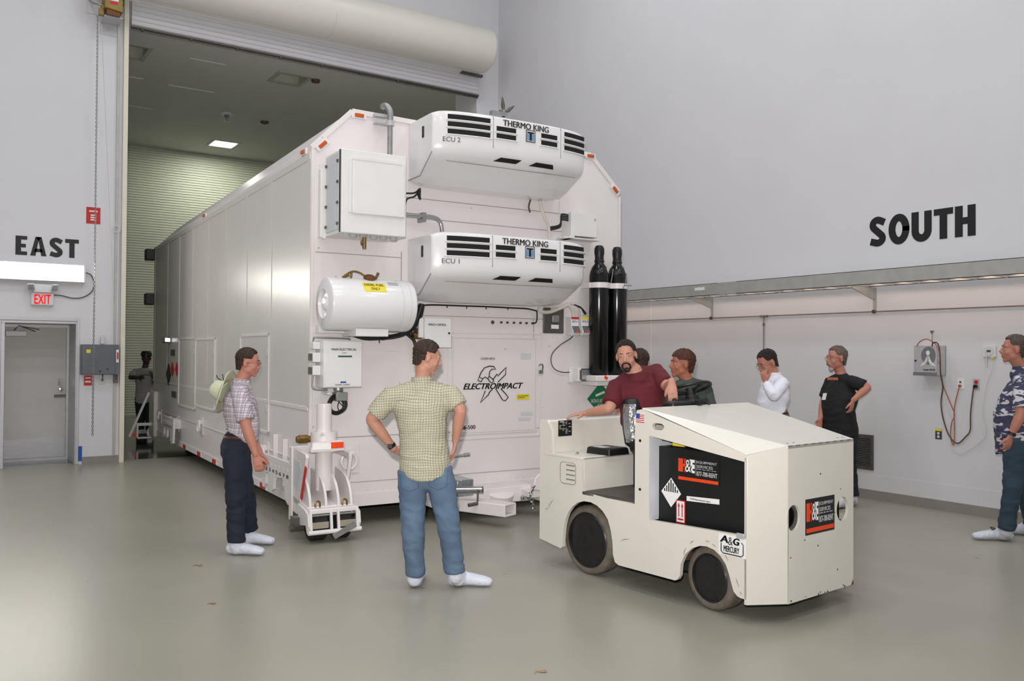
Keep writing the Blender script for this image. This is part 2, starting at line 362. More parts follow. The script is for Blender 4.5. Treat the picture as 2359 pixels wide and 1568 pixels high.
# faint panel seams and heads in the far ceiling
for (x0, y0, x1, y1) in ((3.85, 16.4, 4.49, 16.4), (3.89, 18.3, 4.8, 18.3), (3.3, 20.35, 4.0, 20.35), (3.0, 18.2, 3.4, 18.2)):
    b = B(); b.box(x0, x1, y0-.02, y0+.02, 7.035, 7.05); tag(b.build('ceiling_strip', M_wall), 'thin pale strip on the dim far bay ceiling', 'ceiling strip', 'ceiling strips in the far bay')
t = empty('sprinkler_head', (5.47, 19.79, 7.05)); tag(t, 'white ceiling sprinkler head left of the glowing panel', 'sprinkler')
b = B(); b.lathe([(.0, 0), (.14, 0), (.13, -.03), (.06, -.04)], (0, 0, 0)); b.build('escutcheon', M_wall, t)
b = B(); b.lathe([(.05, -.03), (.06, -.07), (.03, -.09), (.02, -.16), (.05, -.17), (0, -.18)], (0, 0, 0)); b.build('nozzle', M_steel, t)
t = empty('smoke_detector', (6.39, 19.95, 7.05)); tag(t, 'small dark detector on the far bay ceiling', 'detector')
b = B(); b.lathe([(.1, 0), (.09, -.04), (.03, -.06), (0, -.07)], (0, 0, 0)); b.build('housing', M_brown, t)
t = B(); t.lathe([(.09, 0), (.08, -.05), (0, -.06)], onz(727, 184, 7.05)); tag(t.build('smoke_detector', M_brown), 'small brown detector beside the middle ceiling fixture', 'detector')
# skirting and lower wall band
b = B(); b.box(SWX-.014, SWX, -8, 8, 0, .108); b.box(SWX-.014, SWX, 8, EWY, 0, .108); struct(b.build('baseboard_south', M_base))
b = B(); b.box(SWX-.007, SWX, -8, EWY, .108, .284); struct(b.build('trim_south', M_wall))
b = B(); b.box(1.85, 2.344, EWY-.014, EWY, 0, .106); b.box(-9, .72, EWY-.014, EWY, 0, .106); struct(b.build('baseboard_east', M_base))
b = B(); b.box(1.79, 2.344, EWY-.007, EWY, .106, .272); struct(b.build('trim_east', M_wall))
b = B(); b.box(SWX-.004, SWX, 9.745, 9.757, .29, 2.6); struct(b.build('trim_1', M_paper))
# personnel door, set deep in the east wall
d = struct(empty('door_1', (1.31, EWY, 0)))
b = B(); b.box(.44, .47, .0, .8, 0, 2.06); b.box(-.51, .47, 0, .8, 2.06, 2.10); b.box(-.51, -.46, 0, .8, 0, 2.06)
b.box(.455, .49, -.012, -.0, 0, 2.15); b.box(-.53, .455, -.012, -.0, 2.10, 2.15); b.box(-.53, -.51, -.012, -.0, 0, 2.10)
b.build('frame', M_alu, d, .004)
b = B(); b.box(.41, .44, .76, .8, 0, 2.06); b.box(-.46, .41, .76, .8, 2.02, 2.06); b.box(-.46, -.43, .76, .8, 0, 2.02); b.build('stop', M_alu, d)
b = B(); b.box(-.45, .41, .80, .845, .01, 2.03); pn = b.build('panel', M_door, d, .003)
b = B(); b.box(-.43, .39, .790, .80, .05, .33); b.build('kick_plate', M_alu, d)
b = B(); b.box(-.45, .41, .77, .80, 0, .04); b.build('threshold', M_alu, d)
b = B(); b.box(-.41, -.13, .75, .80, 1.88, 1.96); b.build('closer_body', M_alu, d, .006)
b = B(); b.tube([(-.30, .74, 1.97), (-.24, .70, 2.04), (-.02, .74, 1.955)], .008, 8); b.tube([(-.23, .73, 2.035), (.04, .77, 1.985)], .006, 8); b.build('closer_arm', M_dkgrey, d)
b = B(); b.box(.30, .36, .785, .80, 1.14, 1.24); b.lathe([(.035, 0), (.035, .03), (.028, .055), (0, .06)], (.335, .80, 1.08), (0, -1, 0)); b.build('handle', M_chrome, d)
b = B(); b.box(.25, .41, .775, .80, .955, .995); b.build('latch_bar', M_dkgrey, d)
# roll-up door over the opening
d = struct(empty('door_2', (5.5, EWY, 0)))
b = B(); z = 6.62; poly = [(-.055, 6.60), (-.055, z)]
while z < 7.4:
    poly += [(-.068, z+.008), (-.068, z+.066), (-.052, z+.07)]; z += .074
poly += [(-.03, z), (-.03, 6.60)]
b.prism(poly, 'x', -3.05, 3.12); b.build('curtain', M_wall, d, ang=20)
b = B(); b.box(-3.06, 3.12, -.085, -.03, 6.575, 6.605); b.box(-3.06, 3.12, -.05, -.035, 6.545, 6.575)
for k in range(9): b.cyl((-2.9+k*.72, -.06, 6.575), (-2.9+k*.72, -.06, 6.55), .02, n=8)
b.build('bottom_bar', M_dkgrey, d)
BZ, BYY, BR = 7.33, -.43, .40
b = B()
poly = [(-.02, BZ+BR), (-.02, 6.97), (-.115, 6.97)] + [(BYY+BR*cos(radians(a)), BZ+BR*sin(radians(a))) for a in range(-62, -272, -8)]
b.prism(poly, 'x', -3.6, 3.05); b.build('barrel_hood', mat('hood_paint', (222, 218, 209), .4, var=.015, scale=2, bump=.1, bscale=4), d, .01, ang=25)
b = B(); b.box(2.70, 3.16, -.16, -.09, 6.93, 6.975); b.build('end_bracket', M_dkgrey, d)
b = B(); b.tube([(-3.6, -.125, 6.972), (2.70, -.125, 6.972)], .014, 8); b.build('edge_trim', M_wall, d)
b = B(); rr = BR+.004
b.tube([(-.06, BYY+rr*cos(radians(a)), BZ+rr*sin(radians(a))) for a in range(-75, -175, -10)], .006, 6); b.build('seam', M_wall, d)
b = B(); b.box(-3.156, -3.09, -.075, 0, 0, 7.3); b.build('guide_rail', mat('guide_cream_paint', (222, 217, 200), .45, var=.03), d, .002)
b = B(); b.box(-3.24, -3.205, -.03, 0, .1, 7.3); b.build('guide_cover', M_zinc, d)
# ---------------------------------------------------------------- things on the east wall
def wplate(name, x0, x1, z0, z1, t, m, label=None, cat=None, bev=.003):
    r = empty(name, ((x0+x1)/2, EWY, z0)); tag(r, label, cat); return r
t = block_word([('E', 0, .145), ('A', .185, .205), ('S', .425, .175), ('T', .63, .18)], M_ink, (.963, EWY-.001, 3.03), EX, EZ, .272, 'wall_lettering')
tag(t, 'black painted word EAST on the white wall above the tube light', 'lettering')
t = empty('tube_light', (.55, EWY, 2.67)); tag(t, 'long lit twin tube light fixture below the word EAST', 'light')
b = B(); b.box(-1.2, 1.295, -.05, 0, 0, .25); b.build('housing', M_wall, t, .004)
b = B(); b.box(1.28, 1.305, -.13, 0, -.005, .255); b.build('end_cap', M_wall, t, .004)
b = B(); b.box(-1.2, 1.28, -.11, -.1, .0, .006); b.box(-1.2, 1.28, -.11, -.1, .244, .25); b.box(-1.2, 1.28, -.105, -.05, -.001, .003); b.box(-1.2, 1.28, -.105, -.05, .247, .251); b.build('rim', M_wall, t)
for k, zz in enumerate((.065, .185)):
    b = B(); b.tube([(-1.19, -.085, zz), (1.25, -.085, zz), (1.265, -.085, zz)], [.052, .052, .02], 14); b.build('tube', M_tube, t)
area('tube_light_glow', (.6, EWY-.16, 2.8), (radians(-90), 0, 0), 2.3, .2, 22, (1, .98, .9))
t = empty('exit_sign', (1.305, EWY, 2.32)); tag(t, 'red lettered EXIT sign with two emergency lamp heads over the door', 'sign')
b = B(); b.box(-.145, .145, -.06, 0, 0, .18); b.build('housing', M_wall, t, .008)
text('EXIT', M_exitred, (-.103, -.061, .018), EX, EZ, .21, .135, t, bold=.02)
b = B(); b.box(-.12, .12, -.09, 0, .18, .30); b.build('battery_case', M_wall, t, .006)
for s in (-1, 1):
    b = B(); b.obox((s*.15, -.10, .255), (.045, .012*s, 0), (0, .03, 0), (s*.006, 0, .045)); l = b.build('lamp_head', M_alu, t, .008)
    b = B(); b.obox((s*.152, -.133, .255), (.036, .01*s, 0), (0, .004, 0), (s*.005, 0, .036)); b.build('lens', M_glass, l, .004)
b = B(); b.tube([(1.455, EWY-.02, 2.475), (1.56, EWY-.015, 2.47), (1.70, EWY-.015, 2.44), (1.84, EWY-.015, 2.46), (1.955, EWY-.02, 2.55), (1.98, EWY-.02, 2.68), (1.94, EWY-.02, 2.79), (1.865, EWY-.04, 2.82)], .008, 8, smooth=6)
tag(b.build('power_cable', M_dkgrey), 'grey cable looping from the exit sign up to the tube light', 'cable')
def notice(x0, x1, z0, z1, label, name='notice', m=M_red, lines=((.2, .8, .72, .86), (.3, .7, .2, .62)), Y=EWY):
    t = empty(name, ((x0+x1)/2, Y, z0)); tag(t, label, 'sign'); w_, h_ = x1-x0, z1-z0
    b = B(); b.box(-w_/2, w_/2, -.004, 0, 0, h_); b.build('board', m, t)
    b = B()
    for (a, c, e, f) in lines:
        n = max(1, int((f-e)*h_/.03)); 
        for k in range(n): b.box(-w_/2+a*w_, -w_/2+c*w_, -.006, -.004, h_*e+(f-e)*h_*k/n, h_*e+(f-e)*h_*(k+.55)/n)
    b.build('printed_text', M_paper, t); return t
notice(1.867, 2.058, 3.555, 3.80, 'red notice board on the wall behind the hanging chain')
notice(1.865, 1.972, 1.155, 1.305, 'small red notice below the grey disconnect box', lines=((.15, .85, .7, .9), (.15, .85, .3, .6)))
t = empty('disconnect_box', (2.06, EWY, 1.318)); tag(t, 'wide dark grey electrical box beside the personnel door', 'electrical box')
b = B(); b.box(-.25, .255, -.13, 0, 0, .445); b.build('body', M_grey, t, .005)
b = B(); b.box(-.24, .20, -.14, -.13, .008, .437); b.build('cover', M_grey, t, .003)
b = B(); b.box(.215, .25, -.15, -.13, .18, .37); hd = b.build('switch_plate', M_paper, t)
b = B(); b.box(.225, .243, -.17, -.15, .23, .33); b.build('handle', M_red, hd, .003)
b = B(); b.box(-.185, -.13, -.143, -.14, .32, .37); b.build('warning_label', M_yel, t)
for q in ((.0, .05), (.1, .08)):
    b = B(); b.lathe([(.012, 0), (.012, .006), (0, .008)], (q[0], -.14, q[1]), (0, -1, 0)); b.build('knob', M_ink, t)
t = empty('junction_box', (2.105, EWY, 1.77)); tag(t, 'small metal junction box on top of the grey disconnect box', 'electrical box')
b = B(); b.box(-.03, .03, -.05, 0, 0, .10); b.build('body', M_alu, t, .004)
b = B(); b.box(-.034, .034, -.004, 0, .09, .13); b.build('mounting_plate', M_alu, t)
t = empty('wall_outlet', (2.11, EWY, 1.165)); tag(t, 'metal outlet plate with plug under the grey disconnect box', 'outlet')
b = B(); b.box(-.036, .036, -.006, 0, 0, .14); b.build('cover_plate', M_alu, t, .002)
b = B(); b.cyl((0, -.006, .07), (0, -.05, .07), .017); b.tube([(0, -.04, .07), (0, -.045, .12), (0, -.03, .16)], .008, 8); b.build('plug', M_dkgrey, t)
t = empty('control_station', (2.29, EWY, 1.19)); tag(t, 'small grey push button station beside the opening guide rail', 'control box')
b = B(); b.box(-.03, .03, -.07, 0, 0, .13); b.build('body', M_grey, t, .004)
for k, m_ in enumerate((M_red, M_ink, M_ink)):
    b = B(); b.cyl((0, -.07, .025+.04*k), (0, -.082, .025+.04*k), .011, n=10); b.build('button', m_, t)
b = B(); b.tube([(2.30, EWY-.03, 1.76), (2.305, EWY-.03, 3.4), (2.30, EWY-.05, 3.5)], .012, 8); tag(b.build('conduit', M_wall), 'white conduit rising along the opening guide rail', 'conduit')
t = B(); t.torus((2.27, EWY-.05, 3.5), (0, 1, 0), .05, .007); tag(t.build('cord_hook', M_wall), 'small round hook beside the guide rail at sign height', 'hook')
t = B(); t.box(1.80, 1.85, EWY-.012, EWY-.007, .05, .265); tag(t.build('masking_tape', mat('blue_tape', (26, 84, 168), .55)), 'strip of blue tape on the wall beside the door frame', 'tape')
# door operator, chain and cord at the top
t = empty('door_operator', (2.12, EWY, 6.40)); tag(t, 'gold painted door operator on its steel shelf at top left', 'door operator')
b = B(); b.box(-.30, .30, -.012, 0, .28, 1.3); b.build('backing_plate', M_wall, t)
b = B(); b.prism([(-.10, .27), (.145, .24), (.145, 1.0), (-.12, 1.0)], 'y', -.42, -.16); b.build('gear_case', M_gold, t, .01)
b = B(); b.box(-.07, .11, -.40, -.05, .18, .29); b.build('underside', M_rust, t)
b = B(); b.box(-.045, .085, -.4225, -.42, .44, .50); b.build('nameplate', M_dkgrey, t)
b = B(); b.box(-.045, .085, -.4225, -.42, .385, .44); b.build('label', M_paper, t)
b = B(); b.box(-.03, .075, -.4225, -.42, .335, .38); b.build('red_label', M_red, t)
b = B(); b.prism([(-.36, .18), (0, .18), (0, .0), (-.01, .0), (-.01, .168), (-.36, .168)], 'x', -.095, .16); b.build('shelf_bracket', M_alu, t, .003)
b = B()
for k in range(9): b.cyl((.145, -.30, .40+k*.06), (.17, -.30, .40+k*.06), .022, n=10)
b.build('drive_chain', M_ink, t)
b = B(); b.cyl((-.13, -.3, .30), (-.10, -.3, .30), .06); b.box(-.16, -.1, -.34, -.26, .18, .28); b.build('chain_wheel', M_gold, t)
b = B(); b.tube([(-.11, -.33, .33), (-.2, -.3, .33), (-.265, -.15, .42), (-.27, -.04, .6), (-.27, -.04, 1.3)], .014, 8, smooth=5); b.build('conduit', M_steel, t)
b = B(); n = 205
for k in range(n):
    zz = .46+k*(6.12-.0)/n; yy = EWY-.34+.26*(1-min(1, zz/6.5)); yy = EWY-.30
    xx = 1.947+.0*zz
    nr = (1, 0, 0) if k % 2 else (0.2, 1, 0)
    b.bm.verts.ensure_lookup_table(); c0 = V((xx, yy, zz))
    nv = V(nr).normalized(); u = V((0, 0, 1)); v_ = nv.cross(u)
    b.tube([c0+u*.021*cos(2*pi*q/8)+v_*.012*sin(2*pi*q/8) for q in range(8)], .0042, 4, close=True)
tag(b.build('hoist_chain', M_steel), 'long steel hand chain hanging from the door operator', 'chain')
b = B(); b.tube([(2.0, EWY-.28, 6.45), (2.12, EWY-.15, 4.5), (2.27, EWY-.05, 2.0), (2.285, EWY-.04, 1.77)], .004, 6, smooth=4); tag(b.build('pull_cord', M_wcable), 'thin slanting cord between the chain and the guide rail', 'cord')
# ---------------------------------------------------------------- things on the south wall
t = block_word([('S', 0, .21), ('O', .245, .255), ('U', .525, .235), ('T', .785, .215), ('H', 1.02, .222)], M_ink, (SWX-.001, 6.052, 2.945), -EY, EZ, .332, 'wall_lettering')
tag(t, 'black painted word SOUTH on the white wall above the light trough', 'lettering')
# trough light
M_dull = mat('dull_conduit', (128, 118, 112), .5, .2, var=.1)
XO, XI, ZB, ZT = 8.65, 8.99, 2.475, 2.70
def tro(px, py): return onx(px, py, XO)
zt = (tro(1445, 670).z+tro(2359, 590).z)/2; zb = (tro(1445, 695).z+tro(2359, 627).z)/2
t = empty('light_trough', (XO, 6, zb)); tag(t, 'long galvanised light trough on brackets along the south wall', 'light')
H_ = zt-zb
b = B(); b.box(0, .006, -8.5, 7.9, 0, H_); b.box(0, .34, -8.5, 7.9, H_-.006, H_); b.box(.334, .34, -8.5, 7.9, 0, H_); b.box(0, .02, -8.5, 7.9, 0, .006); b.box(.32, .34, -8.5, 7.9, 0, .006)
b.build('trough', M_zinc, t)
b = B(); y = -8.4
while y < 7.8: b.prism([(y-.006, .0), (y+.006, .0), (y+.05, .05), (y-.05, .05)], 'x', .01, .33); y += .31
b.box(.015, .02, -8.4, 7.8, .0, .05); b.box(.32, .325, -8.4, 7.8, 0, .05)
b.build('louvre', M_alu, t)
b = B(); b.tube([(.17, -8.4, .085), (.17, 7.85, .085)], .03, 10); b.build('tube', mat('dimmer_tube', (255, 226, 205), .4, var=0, emit=6), t)
b = B(); sy = tro(1640, 670).y-6; b.box(-.006, 0, sy-.42, sy-.10, .0, H_); b.build('joint_cover', M_zinc, t, .002)
sy = tro(1612, 668).y-6; b = B(); b.box(-.003, 0, sy-.09, sy+.09, H_*.48, H_*.74); b.build('label', M_paper, t)
for y0, lab in ((5.979, 'triangular steel bracket under the trough at right'), (8.507, 'triangular steel bracket under the trough left of the purifier')):
    t = empty('shelf_bracket', (SWX, y0, 2.18)); tag(t, lab, 'bracket')
    b = B(); b.prism([(-.008, zb-2.18-.001), (-.46, zb-2.18-.001), (-.46, zb-2.18-.016), (-.06, .145), (-.008, .135)], 'y', -.006, .006); b.build('gusset', M_zinc, t)
    b = B(); b.box(-.012, 0, -.02, .02, 0, zb-2.18); b.build('wall_strap', M_zinc, t)
    b = B(); b.cyl((-.012, 0, .002), (-.04, 0, .002), .022, n=10); b.build('clamp', M_brown, t)
b = B(); b.tube([(SWX-.022, -8, 2.182), (SWX-.022, 12.5, 2.182)], .008, 8); tag(b.build('conduit', M_dull), 'thin dull grey conduit running along the south wall below the trough', 'conduit')
t = empty('conduit_drop', (SWX-.022, 7.582, 1.0)); tag(t, 'thin vertical conduit dropping behind the white shirted man', 'conduit')
b = B(); b.tube([(0, 0, 0), (0, 0, .66)], .008, 8); b.build('lower_pipe', M_steel, t)
b = B(); b.tube([(0, 0, .66), (0, 0, 1.17)], .007, 8); b.torus((0, 0, 1.07), (0, 1, 0), .018, .006); b.cyl((0, -.06, 1.18), (0, .06, 1.18), .016, n=8); b.build('upper_pipe', M_dull, t)
# air purifier unit
t = empty('wall_monitor', (SWX, 5.37, 1.46)); tag(t, 'light grey wall cabinet with mountain emblem and orange cables', 'cabinet')
cy0, cy1 = onx(2157, 830, SWX-.19).y-5.37, onx(2105, 830, SWX-.19).y-5.37; cm = (cy0+cy1)/2; cf_ = (cy1-cy0)/.28
b = B(); b.box(-.19, 0, cy0, cy1, 0, .325); b.build('cabinet', M_alu, t, .006)
b = B(); b.box(-.012, 0, -.21, cy0, .0, .325); b.build('back_plate', M_zinc, t)
mg = mat('emblem_grey', (116, 118, 122), .5)
g0_ = len(list(bpy.data.objects))
b = B(); b.prism([(y*1.0+.0, z) for (y, z) in circ(-.035, .215, .082, .098)], 'x', -.1915, -.19); em = b.build('emblem_disc', mg, t)
b = B(); b.prism(circ(-.03, .245, .022, .025, 16), 'x', -.193, -.1915); b.build('emblem_sun', M_paper, em)
b = B()
for s_ in (0, .022, .044):
    b.tube([(-.193, .05-s_*.3, .10+s_*.2), (-.193, .0, .16-s_*.9), (-.193, -.033, .215-s_), (-.193, -.06, .16-s_*.9), (-.193, -.11, .10+s_*.2)], .0045, 5, smooth=4)
b.build('emblem_ridges', M_paper, em)
b = B(); b.box(-.192, -.19, -.13, .14, 0, .035); b.build('lower_band', mg, t)
text('Lasair-PLUS', M_ink, (-.1925, .02, .055), -EY, EZ, .13, .018, t, bold=.02)
b = B(); b.cyl((-.19, .11, .16), (-.2, .11, .16), .01, n=10); b.build('lock', M_ink, t)
b = B(); b.cyl((-.09, -.02, .325), (-.09, -.02, .47), .006, n=8); b.lathe([(.008, .45), (.026, .485), (.024, .487), (.0, .47)], (-.09, -.02, 0)); b.build('probe', M_chrome, t)
for o_ in t.children_recursive:
    if o_.name.split('.')[0] in ('emblem_disc', 'emblem_sun', 'emblem_ridges', 'lower_band', 'lettering', 'lock', 'probe'):
        for v in o_.data.vertices: v.co.y += cm-.005
def wallcable(pts, r, m, label, x=SWX-.02):
    b = B(); b.tube([onx(px, py, x-(.17 if k < n3 else 0)) for k, (px, py) in enumerate(pts)], r, 6, smooth=5); tag(b.build('power_cable', m), label, 'cable')
n3 = 5
wallcable([(2112, 797), (2120, 786), (2137, 781), (2157, 795), (2165, 820), (2168, 860), (2172, 885), (2190, 930), (2199, 955), (2192, 975), (2190, 1005), (2197, 1025), (2199, 990), (2198, 955), (2200, 930), (2210, 890)], .0055, M_ocable, 'orange cable crossing over itself below the grey wall cabinet')
wallcable([(2147, 798), (2150, 789), (2160, 791), (2165, 810), (2167, 860), (2172, 890), (2168, 925), (2172, 960), (2185, 1000), (2205, 1021), (2225, 1005), (2235, 990), (2236, 950), (2243, 890)], .0075, M_brown, 'brown power cable drooping from the cabinet to the right outlet')
n3 = 0
wallcable([(2287, 823), (2286, 850), (2272, 890), (2264, 950), (2272, 995), (2262, 1015), (2235, 1035), (2210, 1045), (2192, 1030), (2190, 1005), (2196, 975), (2172, 915)], .003, M_wcable, 'thin white wire hanging from the round wall gauge')
t = empty('wall_gauge', (SWX, 4.66, 1.665)); tag(t, 'small square wall gauge with round face and digital readout', 'gauge')
b = B(); b.box(-.03, 0, -.066, .066, 0, .117); b.build('housing', M_wall, t, .004)
b = B(); b.cyl((-.03, 0, .062), (-.036, 0, .062), .048); b.build('dial', M_box2, t)
b = B(); b.box(-.038, -.036, -.02, .02, .05, .072); b.build('display', M_dkgrey, t)
b = B(); b.tube([(-.015, .035, 0), (-.015, .035, -.09)], .009, 8); b.build('probe', M_alu, t)
b = B(); b.box(-.032, -.01, -.045, -.02, -.012, .004); b.build('plug', M_yel, t)
t = empty('wall_outlet', (SWX, 4.973, 1.32)); tag(t, 'white wall outlet with orange plug below the grey cabinet', 'outlet')
b = B(); b.box(-.006, 0, -.038, .038, 0, .11); b.build('cover_plate', M_paper, t, .002)
b = B(); b.cyl((-.006, 0, .035), (-.03, 0, .035), .014, n=10); b.build('plug', M_ocable, t)
b = B(); b.box(-.008, -.006, -.01, .01, .065, .085); b.build('socket', M_dkgrey, t)
t = empty('wall_outlet', (SWX, 4.805, 1.32)); tag(t, 'metal wall outlet with red socket and black plug', 'outlet')
b = B(); b.box(-.006, 0, -.036, .036, 0, .115); b.build('cover_plate', M_alu, t, .002)
b = B(); b.cyl((-.006, 0, .08), (-.010, 0, .08), .02, n=14); b.build('socket', M_red, t)
b = B(); b.cyl((-.006, 0, .036), (-.035, 0, .036), .019, n=12); b.build('plug', M_ink, t)
t = empty('wall_outlet', (SWX, 5.215, .766)); tag(t, 'low grey wall outlet with yellow top label', 'outlet')
b = B(); b.box(-.006, 0, -.037, .037, 0, .115); b.build('cover_plate', M_dkgrey, t, .002)
b = B(); b.box(-.008, -.006, -.036, .036, .09, .114); b.build('label', M_yel, t)
b = B(); b.cyl((-.006, 0, .065), (-.009, 0, .065), .015, n=12); b.cyl((-.006, 0, .028), (-.009, 0, .028), .015, n=12); b.build('socket', M_box2, t)
t = empty('air_grille', (SWX, 6.18, .335)); tag(t, 'grey louvred return air grille low on the wall', 'air grille')
b = B()
for q in ((-.185, -.15, 0, .41), (.15, .185, 0, .41), (-.15, .15, 0, .035), (-.15, .15, .375, .41)): b.box(-.02, 0, q[0], q[1], q[2], q[3])
b.build('frame', M_dkgrey, t, .003)
b = B()
for k in range(17): b.obox((-.012, 0, .045+k*.02), (.008, 0, -.005), (0, .15, 0), (0, 0, .002))
b.build('louvre', M_steel, t)
b = B(); b.box(-.002, 0, -.15, .15, .035, .375); b.build('backing', M_ink, t)
# scraps on the floor
for (px, py, lab, sh) in ((455, 1303, 'curled brown tape scrap on the floor near the hatted man', 1.0), (487, 1391, 'small brown leaf like scrap on the open floor', .8), (1245, 1549, 'pale brown scrap at the bottom edge of the floor', 1.0)):
    p = onz(px, py); b = B(); s_ = .035*sh
    b.tube([p+V((-s_, 0, .003)), p+V((-s_*.2, s_*.8, .006)), p+V((s_*.5, -.2*s_, .012)), p+V((s_, s_*.5, .004)), p+V((s_*.8, -s_*.6, .004))], [.003, .009, .011, .008, .003], 6, smooth=3)
    for v in b.bm.verts: v.co.z = .001+max(0, v.co.z-.001)*.35
    tag(b.build('tape_scrap', mat('scrap_brown', (150, 126, 100), .8, var=.2, scale=40)), lab, 'scrap')
# ================================================================ the big white transporter
TA = radians(2.7); TO = V((2.945, 7.8, 0)); TU = V((cos(TA), -sin(TA), 0)); TV = V((sin(TA), cos(TA), 0))
def TF(px, py, d=0):
    P = hit(px, py, TO-TV*d, TV); return V(((P-TO).dot(TU), -d, P.z))
def TS(px, py, d=0):
    P = hit(px, py, TO-TU*d, TU); return V((-d, (P-TO).dot(TV), P.z))
T = empty('transporter', TO, -TA)
tag(T, 'huge white wheeled transport container rolling in through the opening', 'transporter')
TL = 9.0
sec = [(0, .185), (0, 3.614), (.401, 4.016), (3.256, 3.946), (3.659, 3.566), (3.70, .185)]
b = B(); b.rings([[V((x, y, z-(.06 if y > 1 and z > 1 else 0))) for x, z in sec] for y in (0, TL)]); b.build('container_shell', M_white, T, .004)
# ribbed side skin, slightly proud vertical panel joints
b = B(); nb = 10
b.box(-.006, 0, .05, TL, 1.16, 3.5)
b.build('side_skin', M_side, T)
b = B()
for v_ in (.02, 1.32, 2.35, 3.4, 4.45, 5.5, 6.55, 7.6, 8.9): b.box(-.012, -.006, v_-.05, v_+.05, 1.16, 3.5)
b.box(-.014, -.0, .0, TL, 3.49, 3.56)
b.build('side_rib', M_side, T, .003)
b = B(); b.box(-.02, 0, .0, TL, .185, .27); b.box(-.012, 0, .0, TL, .62, .64); b.box(-.012, 0, .02, TL, 1.12, 1.16); b.build('side_rail', M_white, T, .004)
# hatches on the side
def hatch(p0, p1, name='side_hatch'):
    a = TS(*p0); c = TS(*p1); y0, y1 = sorted((a.y, c.y)); z0, z1 = sorted((a.z, c.z)); b = B(); w_ = .032
    for q in ((y0, y0+w_, z0, z1), (y1-w_, y1, z0, z1), (y0, y1, z1-w_, z1), (y0, y1, z0, z0+w_)): b.box(-.02, 0, *q)
    f = b.build(name, M_white, T, .003)
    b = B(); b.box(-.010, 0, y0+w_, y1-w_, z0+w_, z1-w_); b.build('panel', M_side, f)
    b = B()
    for zz in (z0+.25*(z1-z0), z0+.8*(z1-z0)): b.box(-.02, -.010, y0+w_+.03, y0+w_+.09, zz-.04, zz+.04)
    b.build('latch', M_box2, f, .004); return f
hatch((414, 778), (451, 945)); hatch((452, 779), (496, 948)); hatch((556, 770), (621, 1000))
# chamfer edge trims and front face frame
b = B(); fr = [(x, z) for x, z in sec]
for i in range(1, 4):
    (x0, z0), (x1, z1) = fr[i], fr[i+1]; b.beam((x0, -.006, z0-.01), (x1, -.006, z1-.01), .02, .05)
b.box(0, .03, -.012, 0, .185, 3.6); b.box(3.66, 3.69, -.012, 0, .185, 3.5); b.box(0, 3.7, -.014, 0, .185, .31)
b.build('front_frame', M_white, T, .003)
# big front hatch with a double outline and rows of rivets
a = TF(1040, 775); c = TF(1235, 993); x0, x1, z0, z1 = a.x, c.x, c.z, a.z
b = B()
for k, s_ in ((0, .035), (.05, .03)):
    X0, X1, Z0, Z1 = x0-k, x1+k, z0-k, z1+k
    for q in ((X0, X1, Z1-.012, Z1), (X0, X1, Z0, Z0+.012), (X0, X0+.012, Z0, Z1), (X1-.012, X1, Z0, Z1)): b.box(q[0], q[1], -.012, 0, q[2], q[3])
fh = b.build('front_hatch', M_white, T, .002)
b = B(); b.box(x0+.02, x1-.02, -.008, 0, z0+.02, z1-.02); b.build('panel', M_white, fh, .002)
g = TF(1243, 848); b = B(); b.tube([(g.x-.03, -.03, g.z+.03), (g.x-.01, -.05, g.z+.045), (g.x+.01, -.05, g.z+.02), (g.x+.0, -.04, g.z-.05)], .009, 8, smooth=4); b.box(g.x-.02, g.x+.03, -.03, -.01, g.z-.06, g.z-.02); b.build('latch', M_chrome, fh)
b = B()
def seam(p0, p1, w_=.006):
    p0, p1 = V(p0), V(p1); b.beam((p0.x, -.002, p0.z), (p1.x, -.002, p1.z), .006, w_, (0, 0, 1) if abs(p1.x-p0.x) > abs(p1.z-p0.z) else (1, 0, 0))
seam((.05, 0, .86), (3.65, 0, .86)); seam((.05, 0, .42), (3.6, 0, .42), .004); seam((1.3, 0, .42), (1.3, 0, .86)); seam((.93, 0, 2.68), (.93, 0, 1.9)); seam((.95, 0, 3.23), (3.1, 0, 3.23)); seam((.95, 0, 3.03), (3.1, 0, 3.03)); seam((.05, 0, 2.62), (.93, 0, 2.62))
seam((.9, 0, 2.05), (2.75, 0, 2.05)); seam((2.5, 0, .86), (2.5, 0, 2.05), .004)
b.build('sheet_joint', M_gap, T)
b = B()
def riv(x0, z0, x1, z1, n):
    for k in range(n):
        t_ = k/(n-1); b.lathe([(.009, 0), (.008, .003), (0, .005)], (x0+(x1-x0)*t_, -.001, z0+(z1-z0)*t_), (0, -1, 0), 6)
riv(.08, 2.66, .08, 3.45, 13); riv(.08, 2.66, .88, 2.66, 12); riv(.95, .90, 3.6, .90, 34); riv(.1, .34, 3.6, .34, 44); riv(1.27, .45, 1.27, .82, 8); riv(2.62, .95, 2.62, 2.0, 16); riv(1.3, 2.08, 2.6, 2.08, 20)
b.build('rivet_row', M_white, T)['kind'] = 'stuff'
